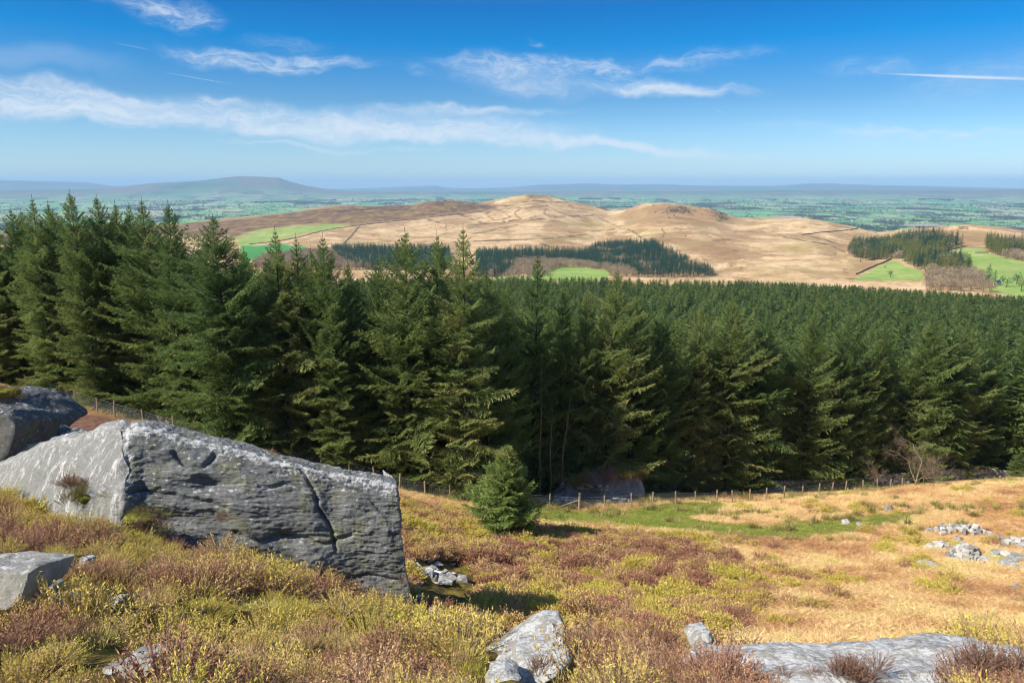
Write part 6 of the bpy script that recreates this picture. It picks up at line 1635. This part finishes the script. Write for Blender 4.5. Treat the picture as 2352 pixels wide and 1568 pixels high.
# dead bracken and bent grass on the open ground
GT = [grass_tpl(740 + k, .42, .26, 84, .017, 1.3) for k in range(3)]
G1 = spots(30000, 900, 2600, 17, 78, lambda x, y, px, py, he, la, so_, we, st, fo: (he < .5) & (la < .35) & (so_ < .4) & (fo < .2) & (RNG.random(len(x)) < .85))
G1b = spots(5000, -260, 1000, 20, 64, lambda x, y, px, py, he, la, so_, we, st, fo: (la < .35) & (so_ < .4) & (fo < .2) & ~inside_boulder(x, y) & (he < .4))
G1 = np.concatenate([G1, G1b]); t3_ = np.clip(.40 + .42 * n2(G1[:, 0], G1[:, 1], 2.4, 3, 67) + .42 * n2(G1[:, 0], G1[:, 1], 7, 2, 68), 0, .92)
scatter('dead_bracken', GT, G1, RNG.normal(.5, .5, len(G1)), RNG.uniform(.6, 1.15, len(G1)), t3_, [M_STRAW], label='flattened tan bracken and bleached grass of the open slope')
# moss and fine grass between the heather
MT = [grass_tpl(750 + k, .20, .045, 300, .0045, .6) for k in range(3)]
G2 = spots(5200, -250, 2600, 3.4, 24, lambda x, y, px, py, he, la, so_, we, st, fo: ok_rock(x, y) & (n2(x, y, 1.1, 2, 63) < .05))
scatter('moss_and_fine_grass', MT, G2, RNG.uniform(0, 6.28, len(G2)), RNG.uniform(.7, 1.5, len(G2)), np.clip(.78 + .5 * n2(G2[:, 0], G2[:, 1], 2.2, 2, 69), .35, 1), [M_MOSSG if 'M_MOSSG' in globals() else M_STRAW], label='yellow green moss and fine grass in the gaps of the heather')
# rush and pale grass tussocks
RT = [grass_tpl(760 + k, .16, .48, 80, .016, .42) for k in range(3)]
R1 = spots(2600, 1200, 2600, 46, 76, lambda x, y, px, py, he, la, so_, we, st, fo: (he < .5) & (fo < .6) & (n2(x, y, 3.4, 3, 70) > .34) & (so_ < .5))
R2 = np.array([at(a, b, Yd) for a, b, Yd in ((1640,1150,64),(1700,1152,66),(1735,1150,67.6),(1590,1160,63),(1900,1195,54),(1925,1193,54),(1732,1218,50.5),(1812,1222,49.5),(1790,1222,49.5),(1420,1188,57),(1365,1180,58),(1480,1152,64),(1498,1160,60),(1680,1240,47),(1545,1205,53),(2340,1110,70),(2320,1105,71),(2290,1104,71),
  (1310,1150,60.5),(1400,1165,59.5),(1280,1160,59.5),(2230,1195,54),(2190,1185,56),(2100,1190,55),(2060,1170,58),(1260,1165,58),(1960,1195,54),(1945,1197,53.8))])
R2 = np.repeat(R2, 4, 0) + RNG.normal(size=(len(R2) * 4, 3)) * .22; R2[:, 2] = ground_z(R2[:, 0], R2[:, 1]); RR = np.concatenate([R1, R2])
scatter('grass_tussocks', RT, RR, RNG.uniform(0, 6.28, len(RR)), RNG.uniform(.6, 1.25, len(RR)), RNG.uniform(.1, .95, len(RR)), [M_RUSH], label='rush and bleached grass tussocks near the fence and the path')
LT_ = [grass_tpl(770 + k, .3, .06, 90, .018, .5) for k in range(2)]
G3 = spots(14000, 1150, 2200, 44, 68, lambda x, y, px, py, he, la, so_, we, st, fo: (la > .35) | (st > .4))
G3b = spots(3500, -200, 1350, 52, 70, lambda x, y, px, py, he, la, so_, we, st, fo: (st > .35) & (fo < .5)); G3 = np.concatenate([G3, G3b])
def _lawn(s):
    v = s.attr('var'); rnd = s.n('ShaderNodeObjectInfo').outputs['Random']
    s.out(s.leaf(s.ramp(s.m('ADD', s.m('MULTIPLY', v, .5), s.m('MULTIPLY', rnd, .5)), [(.2, (.13, .20, .03)), (.5, (.27, .33, .055)), (.85, (.55, .48, .16))]), .2))
M_LAWN = mat('short_green_grass', _lawn)
scatter('grass', LT_, G3, RNG.uniform(0, 6.28, len(G3)), RNG.uniform(.8, 1.4, len(G3)), np.zeros(len(G3)), [M_LAWN], label='grazed bright green grass along the fence')

# growth on the boulders: things of their own
def tuft(name, px_, py_, Yd, n, spread, tints, lab, cat='heather bush', size=1., lift=0., moss=0, mossc=(.3, .2)):
    """a bush of heather rooted on rock; its stems are one part, its moss cushion another"""
    c = at(px_, py_, Yd); rng = np.random.default_rng(int(px_)); o = empty(name, c); tag(o, lab, cat); s_ = Soup()
    for k in range(n):
        V, F, A, M = HT[rng.integers(5)]; sc = size * rng.uniform(.7, 1.2); a = rng.uniform(0, 6.28); ca, sa = math.cos(a), math.sin(a)
        Vr = V * sc @ np.array([(ca, sa, 0), (-sa, ca, 0), (0, 0, 1)]); off = rng.normal(size=3) * [spread, spread * .35, spread * .22]
        s_.add(Vr + off + [0, 0, lift], F, A, M)
    V, F, A, M = s_.get(); shoots = M == 0
    obj_np('shoots', V, F[shoots], [tints], o, fattr={'var': A[shoots]}); obj_np('stems', V, F[~shoots], [M_STEM], o, fattr={'var': A[~shoots]})
    if moss:
        q = rng.normal(size=(26, 3)); q /= np.linalg.norm(q, axis=1)[:, None]; q *= [moss, moss * .5, moss * mossc[0]]
        m_ = rock_mesh('moss_cushion', q, M_MOSS, o, sub=4, amp=.07, seed=int(py_), bevel=.05, loc=(0, 0, 0)); m_.location = (mossc[1] * moss, 0, -.05)
def _fixed(stops):
    def f(s):
        v = s.attr('var'); s.out(s.leaf(s.ramp(v, stops), .15))
    return f
M_H_BROWN = mat('brown_heather_shoots', _fixed([(.1, (.13, .065, .045)), (.5, (.30, .165, .105)), (.9, (.44, .28, .18))]))
M_H_OLIVE = mat('olive_heather_shoots', _fixed([(.1, (.10, .095, .02)), (.5, (.25, .22, .035)), (.9, (.42, .38, .06))]))
tuft('heather_bush', 195, 1140, 17.6, 9, .42, M_H_OLIVE, 'heather and yellow moss bush growing on the pale left face of the great boulder', size=.95, moss=.30)
tuft('heather_bush', 150, 1112, 17.9, 4, .18, M_H_BROWN, 'wiry brown heather sprays at the upper left of the mossy bush on the great boulder', size=1.)
tuft('moss_patch', 320, 1185, 16.9, 9, .30, M_H_OLIVE, 'flat yellow moss cushion on the low shelf of the great boulder', 'moss', size=.6, moss=.42, mossc=(.22, 0))
tuft('heather_bush', 350, 1205, 16.7, 5, .3, M_H_BROWN, 'dark heather hanging under the yellow moss cushion on the great boulder', size=.7)
tuft('heather_bush', 520, 1190, 17.4, 4, .18, M_H_BROWN, 'small reddish heather tuft in a niche halfway along the great boulder', size=.6)
tuft('heather_bush', 928, 1338, 18.1, 3, .08, M_H_BROWN, 'tiny pinkish heather tuft in the notch at the right end of the great boulder', size=.6)
tuft('moss_patch', 8, 898, 30.2, 9, .5, M_H_OLIVE, 'golden moss and grass cap on the dark boulder at the far left', 'moss', size=1.1, moss=.75, mossc=(.25, 0))
for k, (a, b, m_, lab) in enumerate([(1330,1098,M_H_OLIVE,'left olive heather clump on top of the rock outcrop'),(1390,1092,M_H_BROWN,'middle reddish heather clump on top of the rock outcrop'),(1440,1086,M_H_OLIVE,'right yellowish heather clump on top of the rock outcrop')]):
    tuft('heather_bush', a, b + 6, 66.2, 20, 1.1, m_, lab, size=2.2)
tuft('heather_bush', 1235, 1530, 6.45, 4, .09, M_H_BROWN, 'curly brown heather tuft lying on the rounded rock at the bottom centre', size=.45)
tuft('heather_bush', 2265, 1572, 5.9, 16, .24, M_H_BROWN, 'big russet heather bush filling the bottom right corner in front of the ledge', size=.85)
tuft('heather_bush', 2345, 1560, 6.0, 10, .18, M_H_BROWN, 'russet heather bush cut by the right edge of the picture beside the corner bush', size=.85)
tuft('heather_bush', 1990, 1555, 6.3, 12, .22, M_H_BROWN, 'reddish heather cushion on the front of the long ledge', size=.55)
tuft('heather_bush', 1880, 1565, 6.25, 5, .22, M_H_BROWN, 'thin reddish heather strip left on the front of the long ledge', size=.4)
# tall dry heather stalks in front of the wedge rock
def stalk(px_, py_, Yd, top, lab, seed):
    p = at(px_, py_, Yd); H = np.linalg.norm(at(px_, top, Yd) - p); o = empty('dry_stalk', p); tag(o, lab, 'dry heather stalk'); rng = np.random.default_rng(seed); s_ = Soup(); f_ = Soup(); P, D, L, Wd, N = [], [], [], [], []
    def go(b, d, l, r_, lev):
        pts = [b]; dd = d.copy()
        for k in range(5): dd = dd + rng.normal(size=3) * .12; dd /= np.linalg.norm(dd); pts.append(pts[-1] + dd * l / 5)
        s_.add(*tube(pts, np.linspace(r_, r_ * .5, 6), 4), .5)
        if lev < 2:
            for k in range(7 if lev == 0 else 4): a = rng.normal(size=3) * .6 + dd + [0, 0, .2]; a /= np.linalg.norm(a); go(pts[rng.integers(2, 6)], a, l * rng.uniform(.25, .45), r_ * .5, lev + 1)
        if lev > 0:
            for q in pts[2:]:
                for k in range(3): P.append(q); D.append(rng.normal(size=3) + dd); L.append(.018 * rng.uniform(.7, 1.4)); Wd.append(.008); N.append(rng.normal(size=3))
    go(np.array([0, 0, 0.]), np.array([.05, 0, 1.]), H, .0035, 0); s_.build('stem', [M_STEM], o); V, F = ribbons(np.array(P), np.array(D), np.array(L), np.array(Wd), np.array(N)); f_.add(V, F, RNG.random(len(F))); f_.build('seed_heads', [M_H_BROWN], o)
stalk(1345, 1560, 5.9, 1425, 'tall thin dry heather stalk crossing the wedge rock', 5)
stalk(1275, 1570, 5.8, 1480, 'shorter dry heather stalk in front of the rounded rock', 6)

def _crag(s):
    n = s.noise(s.obj(), .6, 5, .7); s.out(s.bsdf(s.ramp(n, [(.35, (.055, .05, .045)), (.65, (.19, .165, .13))]), .92))
M_CRAG = mat('dark_crag_rock', _crag)
def crag(px_, py_, rx, ry, n, sz, lab, seed, rmin=1200):
    rng = np.random.default_rng(seed); q = [march(px_ + rng.normal() * rx, py_ + rng.normal() * ry, rmin, 2800) for _ in range(n)]; C = np.array(q)
    r0 = np.median(np.hypot(C[:, 0], C[:, 1])); C = C[np.abs(np.hypot(C[:, 0], C[:, 1]) - r0) < 260]; m = len(C)
    V, F, A = stones_soup(C, rng.uniform(.5, 1.6, (m, 1)) * rng.uniform(.6, 1.3, (m, 3)) * sz * [.8, .8, .45], rng.uniform(0, 3, m), seed); org = C[0]
    o = obj_np('crag', V - org, F, [M_CRAG], loc=org, fattr={'var': A}); tag(o, lab, 'crag')
crag(1556,484, 20, 6, 110, 4.2, 'dark broken crag near the top of the rounded brown hump', 1)
crag(1646,486, 12, 5, 44, 3.2, 'craggy right hand nose of the rounded brown hump', 3)
crag(1655,498, 9, 6, 40, 3.2, 'scree under the nose of the rounded brown hump', 7)
crag(1040,463, 22, 2.2, 50, 3.6, 'low line of crags on the skyline left of the highest summit', 4)
crag(850,480, 30, 2.2, 40, 3.2, 'scattered crags along the far left moor skyline', 5)
crag(2212,523, 9, 2.0, 30, 1.8, 'small grey crag on the brow above the right hand wood', 6, 1000)
crag(1230,448, 22, 1.2, 26, 2.4, 'dark rocky cap on the highest summit', 8)

heap(1300,1150,63.6, 1.6, .5, 90, .5, 'broken stonework tumbled at the left foot of the rock outcrop', 66)
heap(1420,1150,64.6, 1.4, .4, 50, .3, 'scatter of fallen stone under the right end of the rock outcrop', 67)
